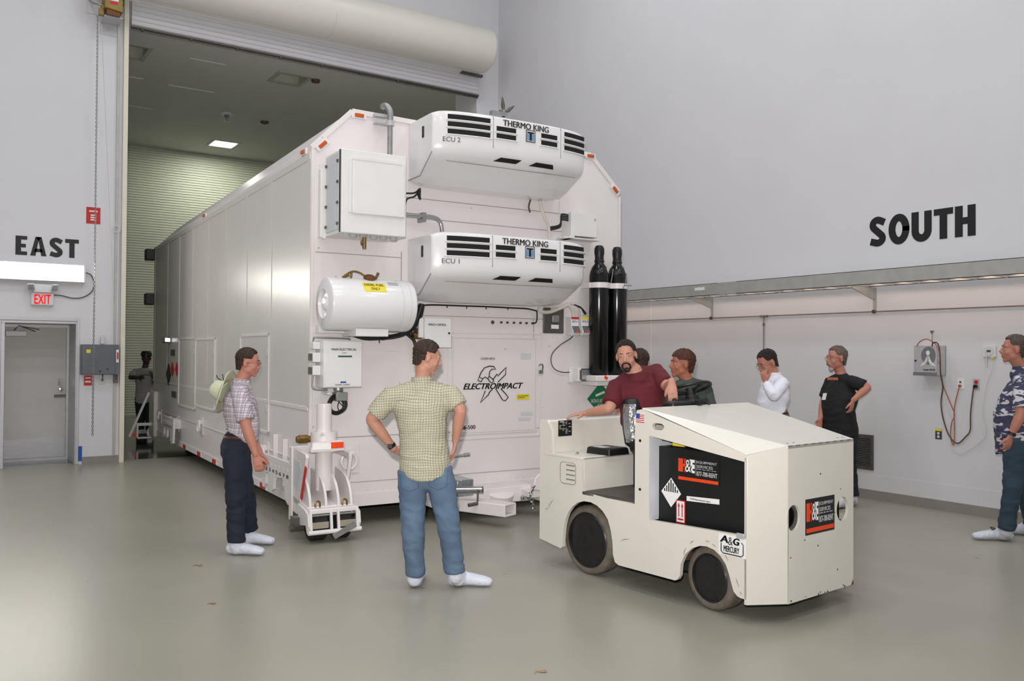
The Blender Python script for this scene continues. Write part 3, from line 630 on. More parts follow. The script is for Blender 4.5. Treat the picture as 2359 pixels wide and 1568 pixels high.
# lettering and emblem on the hatch
def FT(s, m, p0, p1, hpx, d, parent, bold=0, shear=0):   # p0,p1 baseline ends
    a, c = TF(*p0, d), TF(*p1, d); e = (c-a); L_ = e.length; ex = e.normalized(); ey = V((0, 0, 1)); top = TF(p0[0], p0[1]-hpx, d)
    ex = V((1, 0, 0)); return text(s, m, a+V((0, -.001, 0)), ex, ey, L_, top.z-a.z, parent, bold=bold, shear=shear)
t = FT('ELECTROIMPACT', M_ink, (1067, 897), (1205, 893), 14, .012, fh, .03, .35)
FT('CA2050-48523', M_dkgrey, (1107, 828), (1140, 827), 5, .012, fh)
FT('86-500', M_ink, (1062, 989), (1095, 988), 9, .012, fh, .01)
b = B()
def ln(pts, r=.0055, cl=False): b.tube([TF(px, py, .014) for px, py in pts], r, 5, close=cl)
ln([(1101, 876), (1104, 868), (1112, 872), (1109, 879)], cl=True); ln([(1104, 868), (1108, 858), (1116, 847), (1127, 843), (1138, 844), (1142, 850), (1133, 850), (1128, 856), (1127, 866), (1134, 872)]); ln([(1112, 872), (1118, 868), (1124, 872), (1127, 866)]); ln([(1124, 872), (1128, 878), (1132, 882), (1138, 878), (1134, 872)]); ln([(1142, 895), (1158, 921), (1164, 923), (1171, 915), (1166, 908), (1154, 895)]); ln([(1147, 880), (1165, 862), (1166, 846), (1152, 860), (1147, 866), (1145, 861), (1136, 874)]); ln([(1134, 896), (1127, 904), (1126, 908), (1107, 927), (1118, 900)])
b.build('hammer_emblem', M_ink, fh)
b = B(); a = TF(1190, 920, .012); b.box(a.x, a.x+.16, -.0145, -.012, a.z-.002, a.z+.058); lb = b.build('caution_label', M_yel, fh)
text('DO NOT OPEN WITHOUT\nAUTHORIZATION', M_dkgrey, (a.x+.012, -.0147, a.z+.014), EX, EZ, .136, .03, lb)
for (px, py, w_, h_) in ((1200, 820, .13, .06), (1200, 950, .15, .035), (1195, 962, .15, .03)): 
    b = B(); a = TF(px, py, .012); b.box(a.x, a.x+w_, -.0135, -.012, a.z-.03, a.z-.03+h_); b.build('faded_label', M_box2, fh)
# ---- refrigeration units
def reefer(zb, nm, suffix):
    U = B(); u0, u1 = 1.0, 2.775; n = 28; rs = []
    for k in range(n+1):
        t_ = k/n; u = u0+(u1-u0)*t_
        q = abs(2*t_-1); bulge = (1-q**3.2); D = .56+.115*bulge
        if t_ < .001 or t_ > .999: D = .545
        e = .03*(q**14)                # soft end edges
        zt = .655-e; lo = .0+.05*(q**10)
        prof = [(0, zt), (D*.3, zt), (D-.05, zt), (D-.012, zt-.012), (D, zt-.045), (D, .48), (D-.002, .36), (D-.008, .30), (D-.025, .25), (D-.065, .21), (D-.13, .18), (D-.30, .09), (D-.46, .012+lo*.3), (D-.49, .004+lo), (.0, 0+lo)]
        rs.append([V((u, -d_, zb+z_)) for d_, z_ in prof])
    U.rings(rs); r = U.build('refrigeration_unit', M_gel, T, .012, ang=28)
    tagl = r; r['label'] = nm
    def fd(u):   # front depth at u
        q = abs(2*(u-u0)/(u1-u0)-1); return .56+.115*(1-q**3.2)
    def wrap(x0, x1, z0, z1, off=.004, m=10):
        b_ = B(); rr = []
        for k in range(m+1):
            u = x0+(x1-x0)*k/m; f = fd(u)+off
            rr.append([V((u, -f+.012, zb+z0)), V((u, -f, zb+z0)), V((u, -f, zb+z1)), V((u, -f+.012, zb+z1))])
        b_.rings(rr); return b_
    for (x0, x1, zs) in ((1.13, 1.56, (.585, .515, .445)), (1.63, 1.85, (.525, .455)), (2.15, 2.35, (.525, .455)), (2.45, 2.755, (.585, .515, .445))):
        for z_ in zs:
            wrap(x0, x1, z_-.024, z_+.024).build('grille_slot', M_void, r)
            wrap(x0-.02, x1+.02, z_-.036, z_-.024, .012).build('louvre', M_gel, r, .003)
    for s_ in (1.595, 2.40): wrap(s_-.003, s_+.003, .33, .635, .001, 1).build('joint', M_gap, r)
    # lower sloping vents
    for (x0, x1, sk) in ((1.62, 1.93, .07), (2.03, 2.34, -.05)):
        b_ = B(); rows = ((.022, .256, 0), (.038, .238, .45), (.058, .219, 1)); q = []
        for dd, z_, t_ in rows:
            ua, ub = (x0+.07*(1-t_), x1-.05*t_) if sk > 0 else (x0+.07*(1-t_), x1-.03+.03*t_)
            q.append([V((u, -(fd(u)-dd)-.007, zb+z_-.006)) for u in (ua, (ua+ub)/2, ub)])
        for a_, c_ in ((0, 1), (1, 2)):
            for k in (0, 1): b_.face([q[a_][k], q[a_][k+1], q[c_][k+1], q[c_][k]])
        b_.build('lower_vent', M_void, r)
    b_ = B(); b_.beam((1.15, -.545, zb+.178), (2.66, -.545, zb+.178), .006, .006); b_.build('joint', M_gap, r)
    # left cheek: split line and keyhole
    b_ = B(); b_.beam((u0-.002, 0, zb+.06), (u0-.002, -.28, zb+.06), .006, .008); b_.beam((u0-.002, -.28, zb+.06), (u0-.002, -.54, zb+.25), .006, .008); b_.build('joint', M_gap, r)
    b_ = B(); b_.box(u0-.005, u0, -.36, -.32, zb+.42, zb+.53); b_.build('side_latch', M_ink, r)
    def wt(s, x0, x1, z0, z1, bold):
        t = text(s, M_dkgrey, (x0, 0, zb+z0), EX, EZ, x1-x0, z1-z0, r, bold=bold)
        for v in t.data.vertices: v.co.y = v.co.y - fd(v.co.x) - .004
        return t
    wt('THERMO KING', 1.70, 2.24, .562, .622, .03); wt(suffix, 1.085, 1.25, .345, .39, .0)
    b_ = wrap(1.965, 2.075, .44, .56, .005, 3); bd = b_.build('badge', M_box2, r)
    for q in ((1.975, 2.0, .455, .52), (2.038, 2.065, .455, .52)): wrap(*q, .007, 1).build('badge_field', M_lblue, bd)
    b_ = wrap(2.005, 2.033, .455, .54, .008, 1); b_.build('badge_letter', M_ink, bd)
    b_ = wrap(1.98, 2.06, .525, .54, .008, 1); b_.build('badge_letter', M_ink, bd)
    for q in ((1.965, 2.075, .44, .447), (1.965, 2.075, .553, .56), (1.965, 1.971, .44, .56), (2.069, 2.075, .44, .56)): wrap(*q, .008, 1).build('badge_rim', M_dkgrey, bd)
    return r
reefer(3.34, 'upper refrigeration unit marked two', 'ECU 2')
reefer(2.18, 'lower refrigeration unit marked one', 'ECU 1')
# fan blades and fittings on top of the upper unit
p = TF(1160, 262, .3); b = B()
for (a0, l_) in ((95, .17), (38, .16), (150, .06)):
    q = V((cos(radians(a0)), 0, sin(radians(a0)))); b.tube([p, p+q*l_*.5, p+q*l_], [.008, .022, .006], 8, smooth=3)
b.build('folded_antenna', M_dkgrey, T)
b = B(); b.obox(p+V((-.06, 0, -.01)), (.09, 0, 0), (0, .03, 0), (0, 0, .02)); b.cyl(p-V((0, 0, .03)), p+V((0, 0, .04)), .02); b.build('antenna_base', M_steel, T)
# ---- junction box high on the left
b = B(); b.box(.12, .755, -.50, -.05, 2.755, 3.515); jb = b.build('junction_box', M_box, T, .008)
b = B(); b.box(.07, .12, -.07, -.0, 2.755, 3.40); b.box(.09, .125, -.085, -.05, 2.74, 3.42); b.build('mounting_flange', M_box, jb, .003)
b = B(); b.box(.113, .12, -.44, -.10, 2.79, 3.49); b.build('side_door', M_box2, jb, .003)
b = B(); b.box(.110, .1185, -.475, -.463, 2.76, 3.51); b.build('door_gap', M_ink, jb)
for k in range(4):
    b = B()
    for yy in (-.115, -.425): b.box(.100, .113, yy-.014, yy+.014, 2.83+k*.19, 2.855+k*.19)
    b.build('hinge', M_dkgrey, jb)
b = B(); b.box(.215, .735, -.525, -.50, 2.93, 3.44); b.build('cover_panel', M_box, jb, .01)
b = B(); b.box(.185, .215, -.51, -.50, 2.94, 3.42); b.box(.215, .70, -.53, -.525, 3.42, 3.45); b.build('hinge_strip', M_box, jb, .002)
for k in range(5):
    b = B(); b.lathe([(.035, .01), (.042, -.012), (.03, -.03), (0, -.03)], (.27+k*.10, -.40, 2.755), (0, 0, 1), 16); b.build('conduit_hub', M_alu, jb)
b = B(); b.cyl((.36, -.45, 2.73), (.36, -.45, 2.63), .018); b.cyl((.33, -.45, 2.68), (.345, -.45, 2.68), .02); b.build('drain_fitting', M_brass, jb)
# vertical pipe with hooked top
b = B(); q0, q1 = TF(898, 352, .12), TF(899, 262, .12); q0.z = 3.5
b.tube([q0, (q0.x, -.12, q1.z-.05)], .026, 14); b.build('riser_pipe', M_steel, T)
b = B(); b.tube([(q0.x, -.12, q1.z-.08), (q0.x, -.12, q1.z+.02), (q0.x-.015, -.06, q1.z+.09), (q0.x-.02, .02, q1.z+.10)], .03, 14, smooth=4); b.build('pipe_hook', M_steel, T)
b = B(); b.box(q0.x-.13, q0.x+.04, -.10, 0, q1.z-.10, q1.z-.085); b.box(q0.x-.14, q0.x+.0, -.08, 0, q1.z-.03, q1.z+.0); b.cyl((q0.x, -.12, q1.z-.12), (q0.x, -.12, q1.z-.07), .04, n=12); b.build('pipe_clamp', M_alu, T)
# bent steel pipe between the units
b = B(); a = [TF(*p, .10) for p in ((925, 494), (960, 497), (998, 501), (1014, 512), (1019, 540))]; b.tube(a, .024, 12, smooth=4); b.build('bent_pipe', M_chrome, T)
b = B(); g = TF(975, 499, .1); b.box(g.x-.02, g.x+.02, -.13, 0, g.z-.05, g.z+.04); b.build('pipe_clamp', M_steel, T)
# ---- fuel tank
ft = B(); r_ = .245; cz, cy = 2.118, -.30
ft.lathe([(0, -.005), (.05, .0), (.07, .022), (.115, .024), (.13, .02), (.137, -.006), (.15, .0), (r_-.03, 0), (r_-.006, .012), (r_, .03), (r_, .80), (r_-.008, .83), (r_-.05, .855), (.1, .87), (0, .87)], (.03, cy, cz), (1, 0, 0), 48)
ft = ft.build('fuel_tank', M_gel, T, ang=40)
b = B()
for u in (.72, .80): b.lathe([(r_+.001, 0), (r_+.003, .003), (r_+.001, .006)], (u, cy, cz), (1, 0, 0), 48)
b.build('weld_band', M_box2, ft)
b = B(); b.box(.30, .62, -.42, -.05, cz-r_-.05, cz-r_+.02); b.box(.05, .30, -.12, 0, cz-r_-.02, cz-r_+.05); b.build('saddle', M_box, ft, .004)
g = .48; b = B(); b.lathe([(.05, 0), (.058, .012), (.058, .03), (.03, .045), (0, .05)], (g-.03, cy-.06, cz+r_-.01), (0, -.25, 1), 20); b.build('filler_cap', M_rust, ft)
b = B()
b.tube([(.22, cy-.03, cz+r_+.02), (.29, cy-.03, cz+r_+.06), (.36, cy-.03, cz+r_+.055), (.42, cy-.04, cz+r_+.02)], .008, 8, smooth=4); b.cyl((.2, cy-.03, cz+r_), (.26, cy-.03, cz+r_+.03), .013); b.cyl((.52, cy-.03, cz+r_), (.55, cy-.03, cz+r_+.06), .012); b.cyl((.28, cy-.03, cz+r_), (.285, cy-.03, cz+r_+.05), .01)
b.build('vent_line', M_brass, ft)
def onTank(u, a): return V((u, cy-(r_+.003)*sin(radians(a)), cz+(r_+.003)*cos(radians(a))))
b = B(); m = 6
rs = [[onTank(.335+.012*k/m, 38+25*k/m), onTank(.335+.225, 38+25*k/m)] for k in range(m+1)]
for k in range(m): b.face([rs[k][0], rs[k][1], rs[k+1][1], rs[k+1][0]])
lb = b.build('warning_label', M_yel, ft)
def tanktext(s, u0, u1, a0, a1):
    t = text(s, M_dkgrey, (0, 0, 0), EX, EZ, 1, 1, lb, bold=.01, t=.0005)
    for v in t.data.vertices: v.co = onTank(u0+(u1-u0)*v.co.x, a1+(a0-a1)*v.co.z)+V((0, -.002, .002))
tanktext('DIESEL FUEL', .355, .545, 41, 48); tanktext('ONLY', .41, .50, 52, 59)
b = B()
for k in range(4): b.face([onTank(.60, 30+3*k), onTank(.70, 30+3*k), onTank(.70, 33+3*k), onTank(.60, 33+3*k)])
b.build('data_plate', M_alu, ft)
# ---- main electrical box
b = B(); b.box(.055, .43, -.245, 0, 1.345, 1.782); mb = b.build('electrical_box', M_box, T, .006)
b = B(); b.box(.065, .425, -.255, -.245, 1.355, 1.775); b.build('door', M_box, mb, .004)
text('MAIN ELECTRICAL', M_ink, (.125, -.2565, 1.69), EX, EZ, .245, .021, mb, bold=.01)
text('TYPE 2', M_dkgrey, (.225, -.2565, 1.662), EX, EZ, .05, .010, mb)
b = B(); b.box(.19, .325, -.2568, -.255, 1.628, 1.643); b.build('green_stripe', mat('green_ink', (20, 80, 62), .5), mb)
b = B(); b.box(.215, .27, -.2568, -.255, 1.388, 1.403); b.build('blue_stripe', M_blue, mb)
text('POWER 2 SUPPLY', M_ink, (.165, -.2565, 1.366), EX, EZ, .145, .013, mb)
b = B()
for zz in (1.46, 1.58): b.box(-.02, .055, -.17, -.02, zz, zz+.09)
b.box(-.01, .055, -.15, -.02, 1.70, 1.77); b.build('socket_housing', M_box, mb, .006)
b = B()
for zz in (1.47, 1.595): b.box(-.028, -.02, -.15, -.05, zz, zz+.065)
b.build('socket_window', M_dkgrey, mb)
b = B(); b.tube([(.0, -.1, 1.74), (.0, -.12, 1.80), (.03, -.13, 1.81), (.3, -.16, 1.805), (.34, -.16, 1.795)], .007, 8, smooth=3); b.build('conduit', M_steel, mb); b = B(); b.tube([(0, -.1, 1.45), (-.01, -.12, 1.36), (.02, -.14, 1.33), (.12, -.17, 1.325)], .01, 8, smooth=3); b.build('conduit', M_steel, mb)
b = B(); b.lathe([(.045, .02), (.045, -.02), (.035, -.03), (.04, -.05), (0, -.05)], (.225, -.17, 1.335), (0, 0, 1)); b.box(.19, .30, -.22, -.10, 1.22, 1.30); b.build('plug_connector', M_steel, mb, .004)
b = B(); b.box(.05, .20, -.01, 0, 1.17, 1.31); b.box(.11, .14, -.2, 0, 1.28, 1.30); b.build('bracket_plate', M_box, mb)
b = B(); c0 = TF(777, 930, .16)
for k in range(6):
    rr = .085-.006*k*random.random(); o_ = V((random.uniform(-.012, .012), random.uniform(-.02, .02), random.uniform(-.015, .015)))
    b.torus(c0+o_, (random.uniform(-.15, .15), 1, random.uniform(-.15, .15)), rr, .0075, 28, 6, 1)
b.tube([c0+V((.04, 0, .07)), c0+V((.0, -.01, -.02)), c0+V((.03, 0, -.08))], .005, 6, smooth=4); b.tube([c0+V((-.03, 0, .07)), c0+V((.03, -.01, .0)), c0+V((.07, 0, -.03))], .004, 6, smooth=4)
b.build('coiled_cable', M_cable, T)
b = B(); a, c = TF(830, 808, .01), TF(922, 782, .01); b.box(a.x, c.x, -.012, 0, a.z, c.z); b.build('blank_plate', M_white, T, .002)
# ---- winch control box
a, c = TF(979, 732, .18), TF(1040, 801, .18); b = B(); b.box(a.x, c.x, -.18, 0, c.z, a.z); wb = b.build('winch_control_box', M_box, T, .006)
text('WINCH CONTROL', M_ink, (a.x+.035, -.1815, a.z-.075), EX, EZ, .20, .022, wb, bold=.01)
b = B(); b.cyl((c.x-.03, -.18, (a.z+c.z)/2), (c.x-.03, -.19, (a.z+c.z)/2), .010, n=12); b.build('lock', M_ink, wb)
b = B(); b.box(a.x-.05, a.x, -.15, -.02, c.z+.10, a.z); b.build('socket_housing', M_box, wb, .004)
b = B(); b.box(a.x-.056, a.x-.05, -.13, -.04, a.z-.08, a.z-.02); b.box(a.x-.056, a.x-.05, -.13, -.04, a.z-.16, a.z-.10); b.build('socket_window', M_dkgrey, wb)
b = B(); b.cyl((a.x-.09, -.09, c.z+.12), (a.x-.0, -.09, c.z+.12), .035); b.build('cable_gland', M_brass, wb)
# ---- terminal box on the right with cables
a, c = TF(1315, 488, .17), TF(1375, 548, .17); b = B(); b.box(a.x, c.x, -.18, 0, c.z, a.z); tb = b.build('terminal_box', M_box, T, .006)
b = B(); b.box(a.x-.08, c.x+.05, -.16, 0, c.z-.03, c.z-.012); b.box(a.x-.03, a.x+.04, -.19, 0, c.z-.03, c.z); b.build('shelf', M_box, tb, .003)
b = B(); b.cyl((c.x-.035, -.18, a.z-.06), (c.x-.035, -.186, a.z-.06), .014, n=10); b.build('lock', M_alu, tb)
b = B()
for k in range(4):
    g = V((a.x, -.12+.0*k, a.z-.03-.02*k)); b.tube([g, g+V((-.09, 0, .0)), TF(1290, 517+2*k, .1), TF(1268, 523+k*2, .06)], .009, 8, smooth=4)
b.build('power_cable', M_cable, tb)
b = B(); b.tube([TF(1222, 460, .05), TF(1218, 475, .05), TF(1221, 489, .04)], .010, 8, smooth=4); b.build('hose_stub', M_brown, T)
b = B(); b.tube([TF(1243, 462, .1), TF(1252, 495, .08), TF(1263, 520, .08), TF(1266, 552, .08)], .018, 8, smooth=4); b.tube([TF(1289, 462, .1), TF(1287, 500, .08)], .004, 6); b.build('white_hose', M_wcable, T)
# cables by the left of the upper unit
b = B(); b.tube([TF(934, 445, .06), TF(955, 444, .1), TF(968, 434, .2)], .009, 8, smooth=4); b.tube([TF(933, 475, .05), TF(938, 458, .08), TF(955, 452, .1), TF(968, 436, .2)], .009, 8, smooth=4); b.tube([TF(966, 436, .25), TF(965, 448, .22), TF(968, 459, .2)], [.018, .02, .01], 8, smooth=3); b.build('power_cable', M_cable, T)
# thick black harness under the lower unit
b = B(); hp = [TF(*p, .12) for p in ((972, 700), (966, 725), (952, 752), (930, 768), (905, 775), (875, 778), (840, 779), (808, 770))]
b.tube(hp, [.03, .034, .03, .026, .024, .022, .018, .012], 10, smooth=5)
b.tube([TF(*p, .16) for p in ((972, 702), (960, 735), (944, 760), (925, 770), (880, 780))], .016, 8, smooth=5)
b.tube([TF(*p, .08) for p in ((926, 747), (934, 765), (952, 782), (958, 800), (966, 830))], .018, 8, smooth=5)
b.tube([TF(*p, .08) for p in ((934, 708), (950, 712), (966, 704))], .014, 8, smooth=5); b.tube([TF(*p, .08) for p in ((950, 756), (946, 772), (958, 778), (968, 777))], .010, 8, smooth=5)
b.tube([TF(*p, .2) for p in ((872, 766), (866, 772), (855, 778))], .006, 6, smooth=3); b.tube([TF(*p, .2) for p in ((876, 766), (882, 772), (893, 776))], .006, 6, smooth=3); b.tube([TF(*p, .1) for p in ((874, 776), (874, 790))], .006, 6); b.tube([TF(*p, .1) for p in ((785, 760), (797, 765), (808, 772))], .006, 6)
g = TF(875, 765, .2); b.obox(g, (.06, 0, 0), (0, .03, 0), (0, 0, .012)); b.build('cable_harness', M_cable, T)
b = B(); b.tube([TF(*p, .05) for p in ((975, 703), (1000, 702), (1060, 704), (1120, 706), (1180, 709), (1215, 711), (1237, 716))], .008, 8, smooth=4)
for px in (1030, 1075, 1120, 1170): b.tube([TF(px, 702+(px-1000)*.035, .06), TF(px, 708+(px-1000)*.035, .06)], .006, 6)
b.tube([TF(*p, .03) for p in ((1237, 716), (1237, 735), (1234, 743), (1226, 745))], .008, 8, smooth=4)
b.build('power_cable', M_cable, T)
b = B(); b.tube([TF(*p, .1) for p in ((1240, 710), (1250, 718), (1268, 718), (1295, 708), (1308, 703), (1318, 712), (1321, 730))], .02, 8, smooth=5); b.tube([TF(*p, .06) for p in ((1270, 711), (1290, 707), (1310, 699), (1330, 703), (1338, 715), (1341, 732))], .017, 8, smooth=5); b.build('white_hose', M_wcable, T)
b = B(); b.tube([TF(*p, .07) for p in ((1322, 701), (1338, 709), (1349, 723))], [.006, .012, .014], 8, smooth=3); b.build('hose_stub', M_cable, T)
# row of small bolts
b = B()
for k, px in enumerate((1135, 1154, 1168, 1183, 1198, 1212, 1226)):
    g = TF(px, 742+k*.4); b.lathe([(.022 if k == 0 else .013, 0), (.012, .02), (0, .022)], g, (0, -1, 0), 10)
b.build('bolt_row', M_brown, T)
# steel control plate
a, c = TF(1250, 712), TF(1297, 768); b = B(); b.box(a.x, c.x, -.02, 0, c.z, a.z+.02); sp = b.build('steel_plate', M_dkgrey, T, .01)
b = B(); b.box(a.x+.10, a.x+.19, -.05, -.02, c.z+.12, c.z+.20); b.build('switch_block', M_steel, sp, .006)
b = B(); b.box(a.x+.10, a.x+.20, -.024, -.02, c.z+.05, c.z+.095); b.build('label', M_paper, sp)
for n_, (px, col, s_) in enumerate(((1326, M_red, 'ECU 1'), (1349, M_yel, 'ECU 2'))):
    g = TF(px, 730, .12); b = B(); zt = g.z; 
    b.prism([(-.12, zt), (-.12, zt-.10), (-.16, zt-.17), (-.12, zt-.21), (0, zt-.18), (0, zt)], 'x', g.x-.055, g.x+.045); sb = b.build('breaker_box', M_box, T, .006)
    b = B(); b.box(g.x-.055, g.x+.045, -.123, -.12, zt-.025, zt); b.build('colour_strip', col, sb)
    text(s_, M_ink, (g.x-.042, -.1215, zt-.06), EX, EZ, .075, .022, sb)
    b = B(); b.prism([(-.125, zt-.10), (-.165, zt-.172), (-.16, zt-.175), (-.12, zt-.103)], 'x', g.x-.05, g.x+.04); b.build('flap', M_grey, sb)
    b = B(); b.prism([(-.158, zt-.15), (-.168, zt-.17), (-.165, zt-.172), (-.155, zt-.152)], 'x', g.x-.02, g.x+.01); b.build('warning_mark', M_orng, sb)
# work lamp and its wire
b = B(); b.tube([TF(*p, .03) for p in ((1324, 764), (1316, 778), (1290, 795), (1272, 815), (1270, 835), (1278, 850), (1295, 857), (1312, 857))], .006, 6, smooth=5); b.build('lamp_wire', M_dkgrey, T)
a, c = TF(1311, 845, .02), TF(1337, 881, .02); b = B(); b.box(a.x, a.x+.24, -.03, 0, c.z, a.z); b.box(a.x+.05, a.x+.23, -.12, -.03, c.z+.015, a.z-.01); wl = b.build('work_lamp', M_box, T, .008)
b = B(); b.prism([(x, z) for x, z in ((a.x+.10, c.z+.02), (a.x+.20, c.z+.02), (a.x+.225, c.z+.045), (a.x+.225, a.z-.04), (a.x+.20, a.z-.015), (a.x+.10, a.z-.015), (a.x+.075, a.z-.04), (a.x+.075, c.z+.045))], 'y', -.135, -.12); b.build('bezel', M_dkgrey, wl)
b = B(); b.box(a.x+.09, a.x+.21, -.142, -.135, c.z+.035, a.z-.03); b.build('lens', M_glass, wl, .01)
# placard
g = TF(1383, 918, .004); b = B(); R_ = .185
b.prism([(g.x, g.z+R_), (g.x+R_, g.z), (g.x, g.z-R_), (g.x-R_, g.z)], 'y', -.006, -.001); pl = b.build('diamond_placard', M_green, T)
text('NON-FLAMMABLE', M_paper, (g.x-.13, -.0065, g.z-.045), EX, EZ, .26, .045, pl, bold=.03); text('GAS', M_paper, (g.x-.04, -.0065, g.z-.10), EX, EZ, .08, .045, pl, bold=.03)
b = B(); b.tube([(g.x-.07, -.008, g.z+.035), (g.x+.05, -.008, g.z+.075)], .014, 8); b.build('cylinder_symbol', M_paper, pl)
# gas bottle shelf and strap belong to the container
G1, G2 = 3.262, 3.515; GY = -.17
b = B(); zz = 1.37; b.box(G1-.15, G2+.12, -.33, 0, zz, zz+.065); b.box(G1-.12, G2+.1, -.29, 0, zz-.05, zz); b.build('bottle_shelf', M_white, T, .01)
b = B(); b.obox((G1-.02, -.332, 1.41), (.02, 0, -.012), (0, .002, 0), (.008, 0, .014)); b.build('shelf_mark', M_orng, T)
b = B(); zz = TF(1380, 655, .3).z
def strap(u):
    r0, r1 = .114, .121
    b.rings([[V((u+r_2*cos(t_), GY+r_2*sin(t_), zz+h_)) for (r_2, h_) in ((r0, -.03), (r1, -.03), (r1, .03), (r0, .03))] for t_ in [radians(180+180*k/16) for k in range(17)]])
strap(G1); strap(G2); b.box(G1-.135, G1-.112, GY, 0, zz-.03, zz+.03); b.box(G2+.112, G2+.13, GY, 0, zz-.03, zz+.03); b.box(G1+.10, G2-.10, GY-.05, GY+.02, zz-.03, zz+.03); b.build('bottle_strap', M_white, T)
b = B(); g = V((G2-.01, GY-.16, zz)); b.tube([g+V((-.17, 0, .18)), g+V((-.2, 0, .02))], .006, 6); b.tube([g+V((.02, 0, .14)), g+V((0, 0, .02)), g+V((-.03, 0, -.02)), g+V((.0, 0, -.04))], .005, 6); b.tube([g+V((-.02, -.01, 0)), g+V((.08, -.01, .005))], .006, 6); b.build('strap_buckle', M_steel, T)
# marker lamps and edge reflectors
def marker(c_, ax, up):
    b_ = B(); c_ = V(c_); ax, up = V(ax), V(up); nn = ax.cross(up).normalized()
    if nn.y > 0 or (abs(nn.y) < .1 and nn.x > 0): nn = -nn
    b_.obox(c_+nn*.01, ax*.075, up*.03, nn*.01); m_ = b_.build('marker_lamp', M_box, T, .004)
    b_ = B(); b_.obox(c_+nn*.025, ax*.045, up*.018, nn*.012); b_.build('lens', M_orange, m_, .006)
marker(TF(826, 267), EX, EZ); marker(TF(742, 334), V((.72, 0, .70)), V((-.7, 0, .72))); marker(TF(1358, 360), EX, EZ); marker(TF(1415, 438), V((.7, 0, -.7)), V((.7, 0, .7)))
g = TS(703, 351, .0); marker(g, EY, EZ); g = TS(474, 497); g.x = -.0; marker(g, EY, EZ)
for (px, py) in ((425, 1031), (458, 1048), (493, 1067), (525, 1085), (605, 1127)):
    g = TS(px, py, .02); b = B(); b.box(-.026, -.02, g.y-.10, g.y+.10, .19, .25); b.build('red_reflector', M_red, T)
    for s_ in (-1, 1):
        b = B(); b.box(-.022, -.02, g.y+s_*.15-.04, g.y+s_*.15+.04, .19, .252); b.build('white_reflector', M_paper, T)
# lashing rings
def ring(c_, onside=True, s_=1.0):
    c_ = V(c_); nn = V((-1, 0, 0)) if onside else V((0, -1, 0)); al = EY if onside else EX
    b_ = B(); b_.obox(c_+nn*.008, al*.13*s_, nn*.008, EZ*.15*s_); b_.cyl(c_+nn*.035+al*-.06*s_+EZ*.07*s_, c_+nn*.035+al*.06*s_+EZ*.07*s_, .04*s_); m_ = b_.build('lashing_ring', M_white, T, .004)
    b_ = B(); b_.torus(c_+nn*.05+EZ*-.01, nn, .085*s_, .019*s_, 28, 10); b_.build('ring', M_white, m_)
for px, py in ((466, 981), (411, 975), (371, 958), (615, 1042), (683, 1066)): ring(TS(px, py, .0), True, .8)
g = TF(800, 1058); ring(g, False, .9)
b = B()
for (px, py, h_) in ((640, 1055, .5), (662, 1068, .5)): g = TS(px, py); b.box(-.05, 0, g.y-.02, g.y+.02, g.z-.22, g.z+.25)
b.build('side_stiffener', M_white, T, .006)
# far side fittings: black hinges, placard, small lamp
for py in (590, 690):
    g = TS(352, py); b = B(); b.box(-.16, -.0, TL-.12, TL+.12, g.z-.10, g.z+.10); b.build('rear_hinge', M_ink, T, .01)
g = TS(392, 783); b = B(); b.box(-.12, 0, g.y-.12, g.y+.12, g.z-.05, g.z+.05); b.build('side_lamp', M_chrome, T, .02)
g = TS(390, 862); b = B(); b.prism([(g.y, g.z+.18), (g.y+.2, g.z), (g.y, g.z-.18), (g.y-.2, g.z)], 'x', -.02, -.006); b.build('side_placard', M_ink, T)
for px in (399, 410): 
    g = TS(px, 850); b = B(); b.prism([(g.y, g.z+.12), (g.y+.14, g.z), (g.y, g.z-.12), (g.y-.14, g.z)], 'x', -.02, -.006); b.build('warning_mark', M_red, T)
for (px, py) in ((400, 812), (402, 908)): g = TS(px, py); b = B(); b.box(-.014, -.006, g.y-.2, g.y+.2, g.z-.05, g.z+.05); b.build('stencil_patch', M_dkgrey, T)
# underside: axles seen as dark shapes
b = B(); b.box(.5, 3.2, .6, 8.6, .12, .185); b.build('chassis', M_rubd, T)
for (u, v_) in ((.9, 1.2), (2.8, 1.2), (.9, 7.6), (2.8, 7.6)):
    b = B(); b.lathe([(0, -.1), (.09, -.1), (.11, -.09), (.11, .09), (.09, .1), (0, .1)], (u, v_, .11), (1, 0, 0)); b.build('wheel', M_rubd, T)
